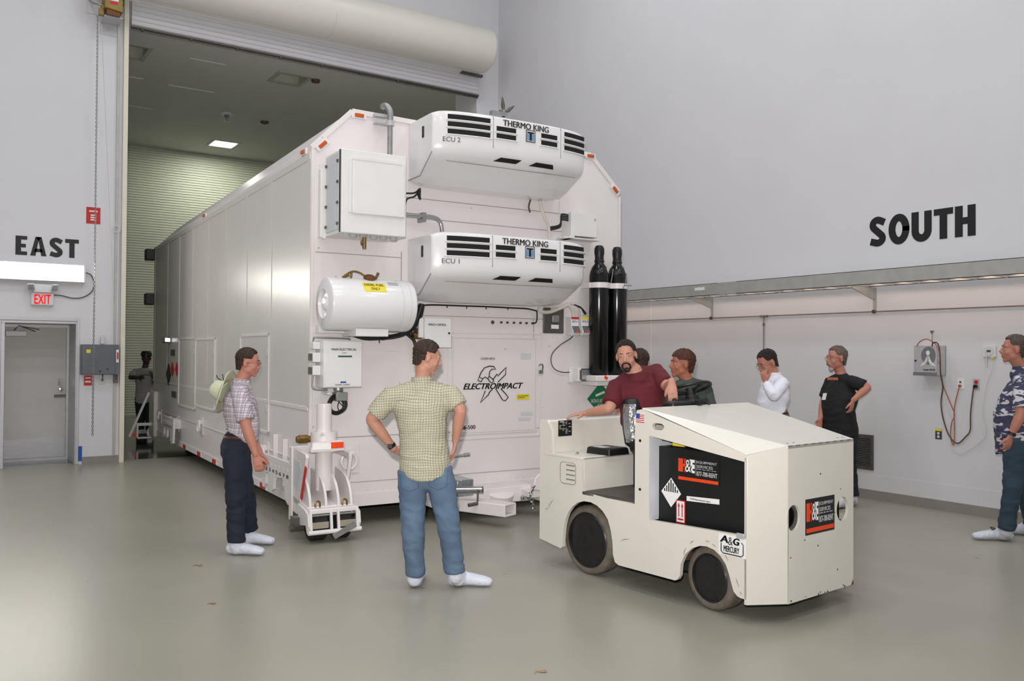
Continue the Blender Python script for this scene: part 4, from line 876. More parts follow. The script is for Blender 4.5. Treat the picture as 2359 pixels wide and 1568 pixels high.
# ---- corner wheel unit at the left front
D = .42
def dolly():
    n = lambda px, py, d=D: TF(px, py, d)
    b = B(); b.cyl((.045, -.30, 1.20), (.045, -.30, .95), .068); b.cyl((.045, -.30, .95), (.045, -.30, .80), .12); b.cyl((.045, -.30, .80), (.045, -.30, .77), .13); b.cyl((.045, -.30, .77), (.045, -.30, .42), .075)
    b.cyl((.045, -.30, 1.2), (.045, -.30, 1.205), .06)
    jk = b.build('corner_jack', M_white, T)
    b = B(); m = 14
    b.tube([(.045+.05*cos(k*.9), -.30+.05*sin(k*.9), .62-k*.008) for k in range(34)], .008, 6); b.cyl((.045, -.3, .62), (.045, -.3, .36), .04); b.build('jack_screw', M_steel, jk)
    b = B(); g = n(683, 1012, .25); b.cyl(g, g+V((.16, 0, 0)), .03); b.cyl(g+V((.02, 0, 0)), g+V((.1, 0, 0)), .042, n=6); b.build('drive_shaft', M_brass, jk)
    g = n(740, 1027, .47); b = B(); b.prism([(-.145, g.z-.055), (-.145, g.z-.02), (-.12, g.z+.03), (.13, g.z+.045), (.165, g.z+.03), (.165, g.z-.04), (.15, g.z-.05)], 'y', -.48, -.40); rb = b.build('reflector_beam', M_white, jk, .004)
    for v in rb.data.vertices: v.co.x += g.x+.05
    b = B(); b.box(g.x-.085, g.x+.085, -.486, -.48, g.z-.03, g.z+.02); b.build('white_reflector', M_refl, rb)
    b = B(); b.box(g.x+.085, g.x+.205, -.486, -.48, g.z-.025, g.z+.03); b.build('orange_reflector', M_reflo, rb, .002)
    # outer side frame, red stripe
    x0 = -.17
    b = B(); b.prism([(-.05, .80), (-.43, .77), (-.46, .74), (-.26, .24), (-.20, .20), (-.03, .22)], 'x', x0, x0+.03); sf = b.build('side_frame', M_white, T, .004)
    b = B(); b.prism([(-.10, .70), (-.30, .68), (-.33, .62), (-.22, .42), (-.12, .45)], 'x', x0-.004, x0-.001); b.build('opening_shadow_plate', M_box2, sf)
    b = B(); b.beam((x0-.003, -.47, .66), (x0-.003, -.34, .36), .008, .045, (0, 1, 0)); b.build('red_stripe', M_red, sf)
    b = B(); b.prism([(-.05, .78), (-.43, .76), (-.43, .70), (-.36, .50), (-.34, .50), (-.38, .68), (-.36, .71), (-.05, .72)], 'x', .24, .27); b.build('side_frame', M_white, T, .004)
    b = B(); b.box(x0-.02, x0, -.10, -.02, .03+.1, .8); b.box(x0, .27, -.06, -.0, .25, .80); b.build('mounting_plate', M_white, T, .004)
    # four curved fork plates
    for x in (-.145, .0, .115, .235):
        pr = [(-.10, .60), (-.24, .58)]
        for k in range(9): t_ = k/8; pr.append((-.24-.28*sin(t_*pi/2)**1.0, .58-.30*(1-cos(t_*pi/2))-.0*t_))
        pr += [(-.52, .22), (-.44, .20), (-.10, .25)]
        b = B(); b.prism(pr, 'x', x-.012, x+.012); b.build('fork_plate', M_white, T, .003)
    b = B(); b.prism([(-.10, .36), (-.50, .31), (-.53, .27), (-.50, .24), (-.1, .3)], 'x', -.17, .26); b.build('fork_crossplate', M_white, T, .006)
    b = B()
    for x in (-.075, .175): b.tube([(x-.02, -.50, .30), (x-.02, -.50, .34), (x, -.50, .355), (x+.02, -.50, .34), (x+.02, -.50, .30)], .009, 8, smooth=3)
    b.build('lifting_eye', M_brass, T)
    b = B(); b.cyl((-.152, -.33, .40), (-.160, -.33, .40), .045); b.build('maker_disc', M_box2, T)
    n0_ = set(bpy.data.objects)
    # caster cage and twin tyres
    b = B(); b.prism([(-.28, .26), (-.50, .23), (-.58, .20), (-.60, .10), (-.56, .03), (-.52, .10), (-.32, .07)], 'x', -.19, -.165); b.build('caster_side', M_white, T, .003); b = B(); b.prism([(-.50, .23), (-.58, .20), (-.60, .10), (-.56, .03), (-.54, .05), (-.54, .18), (-.48, .20)], 'x', .27, .295); b.build('caster_side', M_white, T, .003)
    b = B(); b.box(-.17, .28, -.58, -.40, .20, .245); b.build('caster_top', M_white, T, .01)
    b = B(); b.tube([(-.19, -.60, .045), (.295, -.60, .045)], .020, 12); b.build('bumper_bar', M_white, T)
    for x in (-.165, .02, .085, .26):
        b = B(); b.beam((x, -.575, .235), (x, -.605, .05), .022, .022); b.build('bumper_strut', M_white, T)
    tan_ = mat('tan_plate', (150, 144, 128), .6)
    for x in (-.075, .175): b = B(); b.box(x-.075, x+.075, -.585, -.575, .075, .13); b.build('scraper_plate', tan_, T)
    b = B(); b.obox((.13, -.625, .045), (.10, 0, .045), (0, .01, 0), (-.012, 0, .02)); b.build('tow_tab', M_steel, T)
    b = B(); b.cyl((-.15, -.585, .19), (.27, -.585, .19), .008, n=8); b.build('cage_rod', M_steel, T)
    for o_ in set(bpy.data.objects)-n0_:
        for v in o_.data.vertices: v.co.z += .055
    for x in (-.065, .155):
        b = B(); b.lathe([(0, -.075), (.09, -.075), (.135, -.07), (.15, -.055), (.15, .055), (.135, .07), (.09, .075), (0, .075)], (x, -.43, .15), (1, 0, 0), 32); b.build('wheel', M_rubd, T)
    b = B(); b.cyl((-.26, -.30, .10), (-.12, -.30, .10), .035, n=8); b.box(-.24, -.16, -.36, -.24, .12, .2); b.build('axle_nut', M_dkgrey, T)
dolly()
# slotted step bracket on the side just behind the corner
a = TS(612, 1075, .10)
def bracket(y0, y1, zt):
    L_ = y1-y0
    o_ = [(y0, zt-.02), (y0+.04, zt), (y1-.03, zt), (y1, zt-.04), (y1+.0, zt-.20), (y1-.05, zt-.34), (y1-.11, zt-.345), (y1-.16, zt-.30), (y1-.17, zt-.20), (y1-.24, zt-.17), (y1-.30, zt-.20), (y1-.33, zt-.33), (y1-.39, zt-.35), (y1-.44, zt-.32), (y1-.46, zt-.20), (y0+.36, zt-.17), (y0+.30, zt-.20), (y0+.26, zt-.36), (y0+.17, zt-.40), (y0+.05, zt-.38), (y0+.0, zt-.18)]
    hs = [circ(y0+.18+k*(L_-.3)/6, zt-.07, .014, .018, 8) for k in range(7)]
    ex = V((0, -1, 0)); o2 = [(-y, z) for y, z in o_]; h2 = [[(-y, z) for y, z in h] for h in hs]
    f = plate('step_bracket', M_white, o2, h2, .03, (-.13, 0, 0), (0, -1, 0), (0, 0, 1), T)
    b = B(); 
    for yy in (y0+.1, (y0+y1)/2, y1-.1): b.box(-.10, 0, yy-.012, yy+.012, zt-.16, zt-.02)
    b.build('bracket_web', M_white, f)
    t = text('2 3 4 5 6 7 8', M_ink, (-.1315, y1-.17, zt-.155), (0, -1, 0), EZ, L_-.32, .035, f); return f
bracket(.04, 1.15, .62); bracket(6.2, 7.2, .62)
# rear left corner jack
b = B(); b.box(-.07, .0, TL-.55, TL-.02, .15, .95); rj = b.build('rear_corner_unit', M_white, T, .01)
b = B(); b.beam((-.42, TL-.2, .14), (-.10, TL-.2, .92), .03, .04); b.beam((-.30, TL-.3, .12), (-.07, TL-.3, .12), .03, .03); b.beam((-.30, TL-.3, .36), (-.07, TL-.3, .36), .03, .05); b.beam((-.30, TL-.3, .12), (-.30, TL-.3, .38), .03, .03, (0, 1, 0)); b.build('brace', M_white, rj)
b = B(); b.cyl((-.28, TL-.1, .09), (-.12, TL-.1, .09), .09); b.build('wheel', M_rubd, rj)
b = B(); b.box(-.38, -.32, TL-.33, TL-.27, .14, .20); b.build('tail_lamp', M_reflo, rj)
# ---- front tongue, socket tube, safety chain
ty = .10
zt0 = TF(1100, 1128, .2).z
b = B()
a, c = TF(1053, 1165, .25), TF(1240, 1152, .9)
b.prism([(1.16, .15), (1.16, .285), (2.28, .31), (2.28, .14)], 'y', -.32, -.02); tg = b.build('tongue_beam', M_white, T, .008)
b = B(); b.box(2.30, 2.5, -1.3, -.3, .15, .28); gq = [TF(px, py, .5) for px, py in ((1226, 1127), (1231, 1101), (1242, 1090), (1256, 1090), (1256, 1132))]; b.prism([(g_.x, g_.z) for g_ in gq], 'y', -.52, -.49); b.box(gq[0].x-.02, 2.4, -.5, -.3, .2, .27); b.build('tongue_arm', M_white, tg, .008)
g = TF(1160, 1135, .36); b = B(); b.lathe([(.0, 0), (.14, 0), (.16, .01), (.16, .07), (.14, .08), (0, .08)], (g.x, -.24, g.z-.06), (0, -.35, 1), 32); b.build('pivot_disc', M_white, tg)
FT('541986-510', M_ink, (1199, 1153), (1241, 1151), 9, .323, tg, .01)
b = B(); q0 = TF(1062, 1168, .45); 
o = TF(1190, 1160, .75); 
for (w_, h_, t_) in ((.17, .10, .012),):
    c_ = o; dx = (TF(1062, 1170, .30)-o).normalized()
c_ = TF(1176, 1174, .85); e_ = TF(1062, 1160, .26); dd = (e_-c_); sd = dd.cross(EZ).normalized(); up = sd.cross(dd).normalized()
H2, W2, tt = .055, .085, .009
for s_ in (-1, 1): b.obox((c_+e_)/2+sd*s_*(W2-tt/2), dd/2, sd*tt, up*H2); b.obox((c_+e_)/2+up*s_*(H2-tt/2), dd/2, sd*W2, up*tt)
b.build('socket_tube', M_white, tg, .004)
b = B(); a, c = TF(1053, 1106, .34), TF(1090, 1141, .34); b.box(a.x, c.x, -.345, -.01, c.z, a.z); b.build('glossy_plate', M_glass, T, .006)
b = B(); p0, p1 = TF(1050, 1129, .38), TF(1112, 1128, .55); b.cyl(p0-(p1-p0), p1, .036, n=20); st = b.build('steel_tow_tube', M_chrome, T)
b = B(); b.lathe([(.034, 0), (.030, 0), (.028, -.05), (0, -.05)], p1+(p1-p0).normalized()*.002, (p1-p0), 20); b.build('bore', M_ink, st)
b = B(); g = TF(1101, 1128, .56); h_ = TF(1100, 1160, .56); b.cyl(g, h_, .010, n=8); b.cyl(h_+V((-.10, 0, -.005)), h_+V((.03, 0, .005)), .018, n=10); b.build('crank', M_dkgrey, st)
b = B(); p0, p1 = TF(1040, 1053, .16), TF(1082, 1046, .2); b.cyl(p0, p1, .014, n=10); b.cyl(p1-(p1-p0)*.3, p1, .02, n=10); b.build('drive_shaft', M_steel, T)
b = B(); ch = [TF(*p, .56) for p in ((1232, 1119), (1228, 1127), (1221, 1140), (1226, 1155), (1230, 1170), (1237, 1182))]
L = []
for i in range(len(ch)-1):
    for t_ in (0, .5): L.append(ch[i].lerp(ch[i+1], t_))
for k in range(len(L)-1):
    c0 = (L[k]+L[k+1])/2; dv = (L[k+1]-L[k]); ln_ = dv.length; dv.normalize(); sd = dv.orthogonal().normalized()
    if k % 2: sd = dv.cross(sd)
    b.tube([c0+dv*ln_*.72*cos(2*pi*q/10)+sd*.017*sin(2*pi*q/10) for q in range(10)], .0055, 6, close=True)
b.build('safety_chain', M_chrome, tg)
# ---------------------------------------------------------------- the two gas bottles strapped to it
def bottle(u, lab):
    w_ = TO+TU*u+TV*GY
    o_ = B(); R_ = .112; h0 = 1.4375
    o_.lathe([(0, 0), (R_-.02, 0), (R_, .02), (R_, 1.10), (R_-.008, 1.15), (R_-.03, 1.205), (R_-.058, 1.24), (.05, 1.265), (.05, 1.27)], (0, 0, 0), n=40)
    r = empty('gas_cylinder', (w_.x, w_.y, h0), -TA); tag(r, lab, 'gas cylinder')
    o_.build('cylinder', mat('black_gloss_enamel', (12, 12, 13), .18, var=.3), r, ang=50)
    o_ = B(); o_.lathe([(.055, 1.262), (.058, 1.27), (.05, 1.29), (.05, 1.33), (.056, 1.36), (.056, 1.41), (.04, 1.445), (.0, 1.455)], (0, 0, 0), n=24); o_.build('valve_cap', M_black, r)
    o_ = B(); m = 4
    for k in range(3):
        a0, a1 = radians(-62+k*9), radians(-53+k*9)
        o_.face([(cos(a0)*(R_-.006), sin(a0)*(R_-.006), 1.14), (cos(a1)*(R_-.006), sin(a1)*(R_-.006), 1.14), (cos(a1)*(R_-.028), sin(a1)*(R_-.028), 1.195), (cos(a0)*(R_-.028), sin(a0)*(R_-.028), 1.195)])
    for v in o_.bm.verts: v.co.x *= 1.04; v.co.y *= 1.04
    o_.build('shoulder_label', M_paper, r)
bottle(G1, 'black gas cylinder nearer the refrigeration units, left of the strapped pair')
bottle(G2, 'black gas cylinder at the container corner, right of the strapped pair')
# ================================================================ the cream tow tractor
GA = radians(5); GO = V((4.217, 3.647, 0)); GL = V((cos(GA), sin(GA), 0)); GB = V((-sin(GA), cos(GA), 0))
def GS(px, py, l=0):
    P = hit(px, py, GO+GL*l, GL); return V((l, (P-GO).dot(GB), P.z))
def GF(px, py, s=0):
    P = hit(px, py, GO+GB*s, GB); return V(((P-GO).dot(GL), s, P.z))
G = empty('tow_tractor', GO, GA); tag(G, 'cream electric tow tractor with a black battery panel, driven by the man in maroon', 'tow tractor')
W_ = 1.22
def sz(px, py, l=0): g = GS(px, py, l); return (g.y, g.z)
def arc(c, r, a0, a1, n=6, ry=None): return [(c[0]+r*cos(radians(a0+(a1-a0)*k/n)), c[1]+(ry or r)*sin(radians(a0+(a1-a0)*k/n))) for k in range(n+1)]
# side sheet outline in (s, z): nose is s=0, tail grows positive
RW, FW = sz(1357, 1238, .0), sz(1640, 1330, .0)
RWc = (1.49, .26); FWc = (.33, .21)
pt = {k: sz(*v) for k, v in dict(tail_b=(1243, 1230), tail_t=(1247, 966), tail_t2=(1264, 966), tail_c=(1271, 1000), deck0=(1272, 1043), deck1=(1342, 1052), flr0=(1346, 1139), flr1=(1395, 1146), flr2=(1430, 1142), flr3=(1463, 1148), a1l=(1296, 1236), a1m=(1302, 1195), hood0=(1463, 960), hood1=(1466, 947), hood2=(1480, 939), shoulder=(1718, 1049), skirt_l=(1420, 1308), skirt_r=(1558, 1339), a2l=(1568, 1290)).items()}
zb = .155
ztail = pt['tail_t'][1]
s_tail = pt['tail_b'][0]
post = pt['hood0'][0]; hoodtop = pt['hood2'][1]
zshould = 1.052
deck = .885; flr = pt['flr0'][1]+.02
s_deck1 = pt['deck1'][0]
outer = [(0, zb), (0, zshould), (pt['hood2'][0], hoodtop-.01), (pt['hood1'][0]-.005, hoodtop-.02), (post, hoodtop-.07), (post, flr-.02), (pt['flr1'][0]+.0, flr-.015), (s_deck1, flr+.005), (s_deck1+.005, deck), (pt['deck0'][0]-.0, deck), (pt['deck0'][0], deck+.02), (pt['tail_c'][0], ztail-.08), (pt['tail_t2'][0]+.02, ztail), (s_tail, ztail), (s_tail, .20)]
ra = .315
lo = pt['a1l'][0]; outer += [(1.72, .165), (1.70, .18)]
# rear arch
cs, cz_ = RWc[0]-.0, .26
al = math.degrees(math.acos(min(1, (lo-.03-cs)/ra))) if abs((lo-.03-cs)/ra) < 1 else 5
outer += [(1.692, .272), (1.683, .34), (1.664, .40), (1.636, .455), (1.591, .505), (1.53, .545), (1.462, .565), (1.39, .567), (1.322, .552), (1.262, .52), (1.209, .468), (1.178, .39), (1.160, .305), (1.155, .22), (1.135, .17), (1.098, zb)]
cf = FWc[0]; rf = .30
outer += [(.575, zb), (.55, zb+.012), (.533, .197), (.526, .271), (.508, .31), (.482, .351), (.43, .397), (.366, .424), (.31, .43), (.25, .419), (.20, .388), (.158, .342), (.135, .29), (.118, .241), (.098, .185), (.07, .162), (.048, zb)]
wz0, wz1 = .55, 1.045
win = [sz(1495, 1197), sz(1495, 1003), (.015, zshould-.045), (.015, sz(1721, 1235)[1])]
slot = [(y, z) for y, z in rrect(sz(1530, 985)[0], sz(1502, 975)[0], sz(1516, 990)[1], sz(1516, 975)[1], .03)]
def sideplate(l, face, nm):
    if face < 0: return plate(nm, M_tug, [(-s, z) for s, z in outer], [[(-s, z) for s, z in win], [(-s, z) for s, z in slot]], .03, (l, 0, 0), (0, -1, 0), (0, 0, 1), G, .004)
    return plate(nm, M_tug, outer, [win], .03, (l, 0, 0), (0, 1, 0), (0, 0, 1), G, .004)
sideplate(0, -1, 'side_panel'); sideplate(W_, 1, 'side_panel')
# nose: bent front sheet with two round openings
CH = .225; CD = .145
P2, P3 = (CH, -CD), (W_-CH, -CD)
b = B(); t_ = .02
def sheet(a, c, z0, za, zc): b.rings([[V((a[0], a[1], z0)), V((a[0], a[1]+t_, z0)), V((a[0], a[1]+t_, za)), V((a[0], a[1], za))], [V((c[0], c[1], z0)), V((c[0], c[1]+t_, z0)), V((c[0], c[1]+t_, zc)), V((c[0], c[1], zc))]])
zf = 1.108
b.rings([[V((x, y, zb-.035)), V((x, y+.02, zb-.035)), V((x, y+.02, z)), V((x, y, z))] for x, y, z in ((0, 0, zshould-.02), (.012, -.008, zshould+.0), (CH, -CD, zf))])
b.build('nose_corner', M_tug, G, .003); b = B()
b.rings([[V((x, y, zb-.035)), V((x, y+.02, zb-.035)), V((x, y+.02, z)), V((x, y, z))] for x, y, z in ((W_, 0, zshould), (W_-CH, -CD, zf))])
b.build('nose_corner', M_tug, G, .003)
c1, c2 = GF(1828, 1193, -CD), GF(1941, 1172, -CD)
nf = plate('nose_panel', M_tug, [(CH, zb-.035), (W_-CH, zb-.035), (W_-CH, zf), (CH, zf)], [circ(c1.x, c1.z, .072, .082), circ(c2.x, c2.z, .072, .082)], .02, (0, -CD, 0), (1, 0, 0), (0, 0, 1), G)
b = B(); b.torus((c1.x, -CD+.03, c1.z), (0, 1, 0), .075, .014); b.obox((c1.x, -CD+.10, c1.z-.06), (.05, 0, .01), (0, .03, 0), (0, 0, .012)); b.build('lamp_well', M_dkgrey, nf)
b = B(); b.ball((c2.x, -CD+.10, c2.z), (.085, .03, .095)); b.build('bright_hole_ball', M_alu, nf)  # added pale ball imitates the bright view through the open hole
b = B(); b.box(CH-.1, CH+.35, -CD+.25, -CD+.27, .3, .9); b.build('inner_bulkhead', M_black, nf)
# hood
sr = pt['hood2'][0]; zr = hoodtop
b = B(); b.rings([[V((0, sr, zr)), V((W_, sr, zr)), V((W_, sr, zr-.02)), V((0, sr, zr-.02))], [V((CH, -CD, zf)), V((W_-CH, -CD, zf)), V((W_-CH, -CD, zf-.02)), V((CH, -CD, zf-.02))]])
b.face([(0, sr, zr), (CH, -CD, zf), (0, 0, zshould)]); b.face([(W_, sr, zr), (W_-CH, -CD, zf), (W_, 0, zshould)])
hd = b.build('hood', M_tug, G, ang=10)
b = B()
for x in (CH+.06, CH+.13, W_-CH-.12, W_-CH-.06): b.lathe([(.011, 0), (.009, .004), (0, .005)], (x, -CD+.05, zf+.006), (0, 0, 1), 8)
b.build('hood_screw', M_dkgrey, hd)
hk = GS(1637, 935, .62); b = B(); b.tube([(.60, sr-.01, zr), (.60, sr-.02, zr+.035), (.64, sr-.03, zr+.04), (.67, sr-.04, zr+.035), (.675, sr-.05, zr)], .009, 8, smooth=4); b.box(.58, .62, sr-.03, sr+.01, zr, zr+.035); b.build('hood_hook', M_ink, hd)
# cowl behind the hood
b = B(); b.box(.03, W_-.03, post-.02, post, flr, zr-.03); b.box(0.004, .06, post-.06, post-.002, flr, hoodtop-.07); b.build('cowl_panel', M_tug, G)
b = B(); x_ = .033
for z_ in (sz(1470, 1014)[1], sz(1471, 1126)[1]): b.lathe([(.011, 0), (.010, .004), (0, .006)], (0, post-.05, z_), (-1, 0, 0), 8)
b.build('screw_head', M_ink, G)
# inside liner of the battery bay and the battery itself
b = B(); b.box(.03, W_-.03, win[0][0], win[0][0]+.02, .52, 1.10); b.box(.0, .10, win[0][0]-.002, win[0][0]+.0, .54, 1.09); b.build('bay_liner', M_box2, G)
b = B(); bx = .10; sb_ = GS(1513, 1100, bx).y; b.box(bx, W_-.12, .02, sb_, .50, GS(1513, 1026, bx).z); bt = b.build('battery', M_black, G, .006)
b = B(); b.box(.04, W_-.1, .02, sr-.1, .46, .52); b.build('bay_floor', M_black, G)
b = B(); g = GS(1545, 1018, .16); b.obox(g+V((0, 0, .02)), (.03, 0, 0), (0, .09, -.005), (0, 0, .012)); b.build('battery_strap', M_dkgrey, bt)
b = B(); g = GS(1566, 1023, .14); b.obox(g, (.02, 0, 0), (0, .05, 0), (0, 0, .014)); b.build('yellow_connector', M_yel, bt, .004)
BX = bx-.002
def S_(px, py): return GS(px, py, BX)
def hande(fn, W2, H2, org, ex, ey, par, bg=False):
    """orange and white ampersand sticker: org lower left"""
    ex, ey, org = V(ex), V(ey), V(org); nn = ex.cross(ey).normalized()
    def R(x0, x1, y0, y1, m, nm, off=.001):
        b_ = B(); b_.obox(org+ex*((x0+x1)/2*W2)+ey*((y0+y1)/2*H2)+nn*off, ex*(x1-x0)/2*W2, ey*(y1-y0)/2*H2, nn*.0006); return b_.build(nm, m, par)
    st = R(-.03, 1.03, -.07, 1.08, M_black if not bg else M_ink, 'sticker', .0)
    def T_(s, m, x, y, w_, h_, bold=0, off=.0018): return text(s, m, org+ex*x*W2+ey*y*H2+nn*off, ex, ey, w_*W2, h_*H2, st, bold=bold, t=.0006)
    pr = par
    par = st
    R(.0, .20, .36, .95, M_orng, 'orange_block', .0015); R(.28, .42, .36, .95, M_paper, 'white_block', .0015)
    T_('H', M_ink, .085, .36, .07, .0+.14, .02) if False else None
    R(.125, .155, .36, .60, M_ink, 'letter_notch', .0022); R(.125, .155, .72, .95, M_ink, 'letter_notch', .0022)
    R(.37, .43, .47, .55, M_ink, 'letter_notch', .0022); R(.37, .43, .74, .82, M_ink, 'letter_notch', .0022)
    T_('&', M_ink, .165, .34, .19, .62, .10, .0026); T_('&', M_paper, .185, .38, .145, .54, .0, .0036)
    R(.445, .452, .28, .95, M_alu, 'rule', .0015)
    T_('EQUIPMENT', M_paper, .47, .80, .50, .13, .02); T_('SERVICES', M_paper, .47, .62, .40, .13, .02)
    T_('Rentals - Sales - Parts - Service', M_paper, .47, .55, .48, .035); T_('877-700-RENT', M_paper, .47, .27, .51, .20, .03)
    R(0, 1, 0, .14, M_orng, 'orange_bar', .0015)
a, c = S_(1563, 1103), S_(1655, 1058)
hande(0, abs(a.y-c.y), .152, (BX, a.y, S_(1563, 1103).z), (0, -1, 0), (0, 0, 1), bt)
# hazard diamond, arrows label, blank strip
g = S_(1546, 1134); b = B(); R_ = .088; b.prism([(g.y, g.z+R_*1.15), (g.y+R_, g.z), (g.y, g.z-R_*1.15), (g.y-R_, g.z)], 'x', BX-.001, BX+.002); dm = b.build('hazard_diamond', M_paper, bt)
b = B()
for k in range(-3, 4):
    y_ = g.y+k*.019; h_ = R_*1.15*(1-abs(y_-g.y)/R_)-.012
    if h_ > .01: b.box(BX-.002, BX-.001, y_-.005, y_+.005, g.z+.004, g.z+h_)
b.build('hazard_stripes', M_ink, dm)
g = S_(1568, 1178); b = B(); b.box(BX-.001, BX+.002, g.y-.04, g.y+.04, g.z-.078, g.z+.078); al_ = b.build('arrow_label', M_red, bt)
b = B(); b.box(BX-.0018, BX-.001, g.y-.033, g.y+.033, g.z-.071, g.z+.071); b.build('label_ground', M_paper, al_)
b = B()
for s_ in (-1, 1): b.prism([(g.y+s_*.015-.004, g.z-.035), (g.y+s_*.015-.004, g.z+.035), (g.y+s_*.015-.011, g.z+.03), (g.y+s_*.015, g.z+.062), (g.y+s_*.015+.011, g.z+.03), (g.y+s_*.015+.004, g.z+.035), (g.y+s_*.015+.004, g.z-.035)], 'x', BX-.0026, BX-.0018)
b.box(BX-.0026, BX-.0018, g.y-.024, g.y+.024, g.z-.058, g.z-.046); b.build('arrows', M_red, al_)
a, c = S_(1582, 1142), S_(1657, 1162); b = B(); b.prism([(a.y, a.z), (c.y, S_(1657, 1150).z), (c.y, c.z), (a.y, S_(1582, 1153).z)], 'x', BX-.001, BX+.002); sl = b.build('paper_strip', M_paper, bt)
text('CE 60V Battery Removal 1 Step 4', M_dkgrey, (BX-.002, a.y-.03, S_(1582, 1153).z+.012), (0, -1, 0), EZ, .17, .012, sl)
# company sticker on the skirt, flag, data plate, sticker on the nose
g0 = sz(1656, 1275); g1 = sz(1720, 1232); wS = abs(g0[0]-sz(1719, 1275)[0]); z0_ = sz(1656, 1274)[1]
b = B(); b.box(-.002, .0, sz(1719, 1250)[0], g0[0], z0_, z0_+.128); ag = b.build('company_sticker', M_paper, G)
text('A', M_ink, (-.0025, g0[0]-.01, z0_+.078), (0, -1, 0), EZ, .065, .045, ag, bold=.04, shear=.15); text('&', M_dkgrey, (-.0025, g0[0]-.075, z0_+.068), (0, -1, 0), EZ, .035, .05, ag); text('G', M_ink, (-.0025, g0[0]-.112, z0_+.074), (0, -1, 0), EZ, .05, .045, ag, bold=.05, shear=.15)
text('MERCURY', M_ink, (-.0025, g0[0]-.04, z0_+.022), (0, -1, 0), EZ, wS-.09, .038, ag, bold=.02)
b = B(); yl, yr = g0[0]-.02, g0[0]-wS+.02; b.tube([(-.003, yl, z0_+.072), (-.003, yl, z0_+.022), (-.003, yl-.015, z0_+.01), (-.003, yr+.015, z0_+.01), (-.003, yr, z0_+.022), (-.003, yr, z0_+.085), (-.003, yr+.012, z0_+.095), (-.003, g0[0]-.175, z0_+.095)], .0035, 5); b.build('sticker_border', M_ink, ag)
b = B(); b.box(-.012, .0, .012, .07, win[3][1]-.02, win[3][1]+.012); b.build('bay_latch', M_alu, G, .003)
a = sz(1466, 972); c = sz(1485, 953)
b = B(); b.box(-.002, 0, c[0], a[0], a[1]-.0, c[1]); fg = b.build('flag_sticker', M_paper, G)
b = B(); yy0, yy1 = a[0], c[0]; hh = c[1]-a[1]
for k in range(5): b.box(-.0028, -.002, yy1, yy0, a[1]+hh*(2*k)/10, a[1]+hh*(2*k+1)/10)
b.build('flag_stripes', M_red, fg)
b = B(); b.box(-.0034, -.0028, yy0-(yy0-yy1)*.45, yy0, a[1]+hh*.45, c[1]); b.build('flag_canton', M_blue, fg)
a, c = GF(1855, 1236, -CD), GF(1922, 1174, -CD)
hande(0, c.x-a.x-.02, .20, (a.x+.01, -CD-.001, (GF(1855, 1236, -CD).z+.02)), (1, 0, 0), (0, 0, 1), nf, True)
# scuffs in the paint
random.seed(3); M_scf = mat('scuff_brown', (134, 124, 106), .7)
for (px, py, dx, dy) in ((1590, 1253, 8, -8), (1575, 1280, 6, -20), (1625, 1246, 10, 2), (1640, 1252, 10, 8), (1695, 1330, 8, 22), (1705, 1362, 4, 8), (1256, 1170, 6, 3), (1262, 1172, 12, -22), (1430, 1245, 20, -4), (1670, 1276, 8, 16)):
    b = B(); g, h_ = GS(px, py, -.001), GS(px+dx, py+dy, -.001); b.tube([g, (g+h_)/2+V((0, .004, .003)), h_], [.0008, .0028, .0008], 5); b.build('paint_scuff', M_scf, G)
b = B()
for k in range(16):
    x_ = random.uniform(CH, W_-CH); b.lathe([(random.uniform(.003, .009), 0), (0, .001)], (x_, -CD-.001, random.choice([zb-.03, zb-.02, random.uniform(.2, 1.0)])), (0, -1, 0), 6)
for k in range(9): b.beam((CH+(W_-2*CH)*k/9+.0, -CD-.001, zf-.004), (CH+(W_-2*CH)*(k+.5)/9, -CD-.001, zf-.003), .002, .004)
g = W_-CH; b.prism([(g, zb-.035), (g-.03, zb-.035), (g-.006, zb-.0)], 'y', -CD-.0015, -CD)
b.build('paint_chip', M_brown, G)
# tail bulkhead, seat deck, riser, floor
b = B(); b.box(.004, W_-.004, pt['tail_t2'][0]-.0, s_tail-.002, deck-.05, ztail-.002); b.box(0.03, W_-.03, s_tail-.03, s_tail, .25, deck); b.build('tail_bulkhead', M_tug, G, .012)
b = B(); b.box(-.002, W_, s_deck1-.0, s_tail-.05, deck-.015, deck+.006); b.build('seat_deck', M_tug, G, .004)
b = B(); b.box(.02, W_-.02, s_deck1, s_deck1+.02, flr-.03, deck); b.build('seat_riser', M_tug, G)
b = B(); b.prism([(.0, s_deck1+.0), (W_, s_deck1), (W_, post-.02), (.0, post-.02), (.03, post+.05), (-.0, s_deck1-.12)], 'z', flr-.02, flr+.004); b.build('floor_plate', mat('worn_floor_plate', (74, 68, 62), .6, var=.2, scale=12), G)
for (px, py) in ((1311, 1031), (1330, 1045)):
    g = hit(px, py, GO+V((0, 0, deck+.007)), EZ); l_ = V(((g-GO).dot(GL), (g-GO).dot(GB), deck+.007)); b = B(); b.tube([l_+V((-.015, 0, 0)), l_+V((0, 0, .012)), l_+V((.015, 0, 0))], .005, 6, smooth=3); b.build('deck_hook', M_steel, G)
# louvre on the side under the deck
a, c = sz(1292, 1062), sz(1327, 1117); b = B(); o_ = rrect(c[0], a[0], c[1], a[1], .03); b.prism(o_, 'x', -.004, 0); lv = b.build('side_vent', M_tug, G, .002)
b = B()
for r_ in range(4):
    for k in range(7): b.box(-.0065, -.004, c[0]+.012+k*.014, c[0]+.019+k*.014, c[1]+.03+r_*.036, c[1]+.040+r_*.036)
b.build('vent_slots', M_dkgrey, lv)
b = B(); b.tube([(-.005, y, z) for y, z in o_], .0015, 4, close=True); b.build('vent_outline', M_dkgrey, lv)
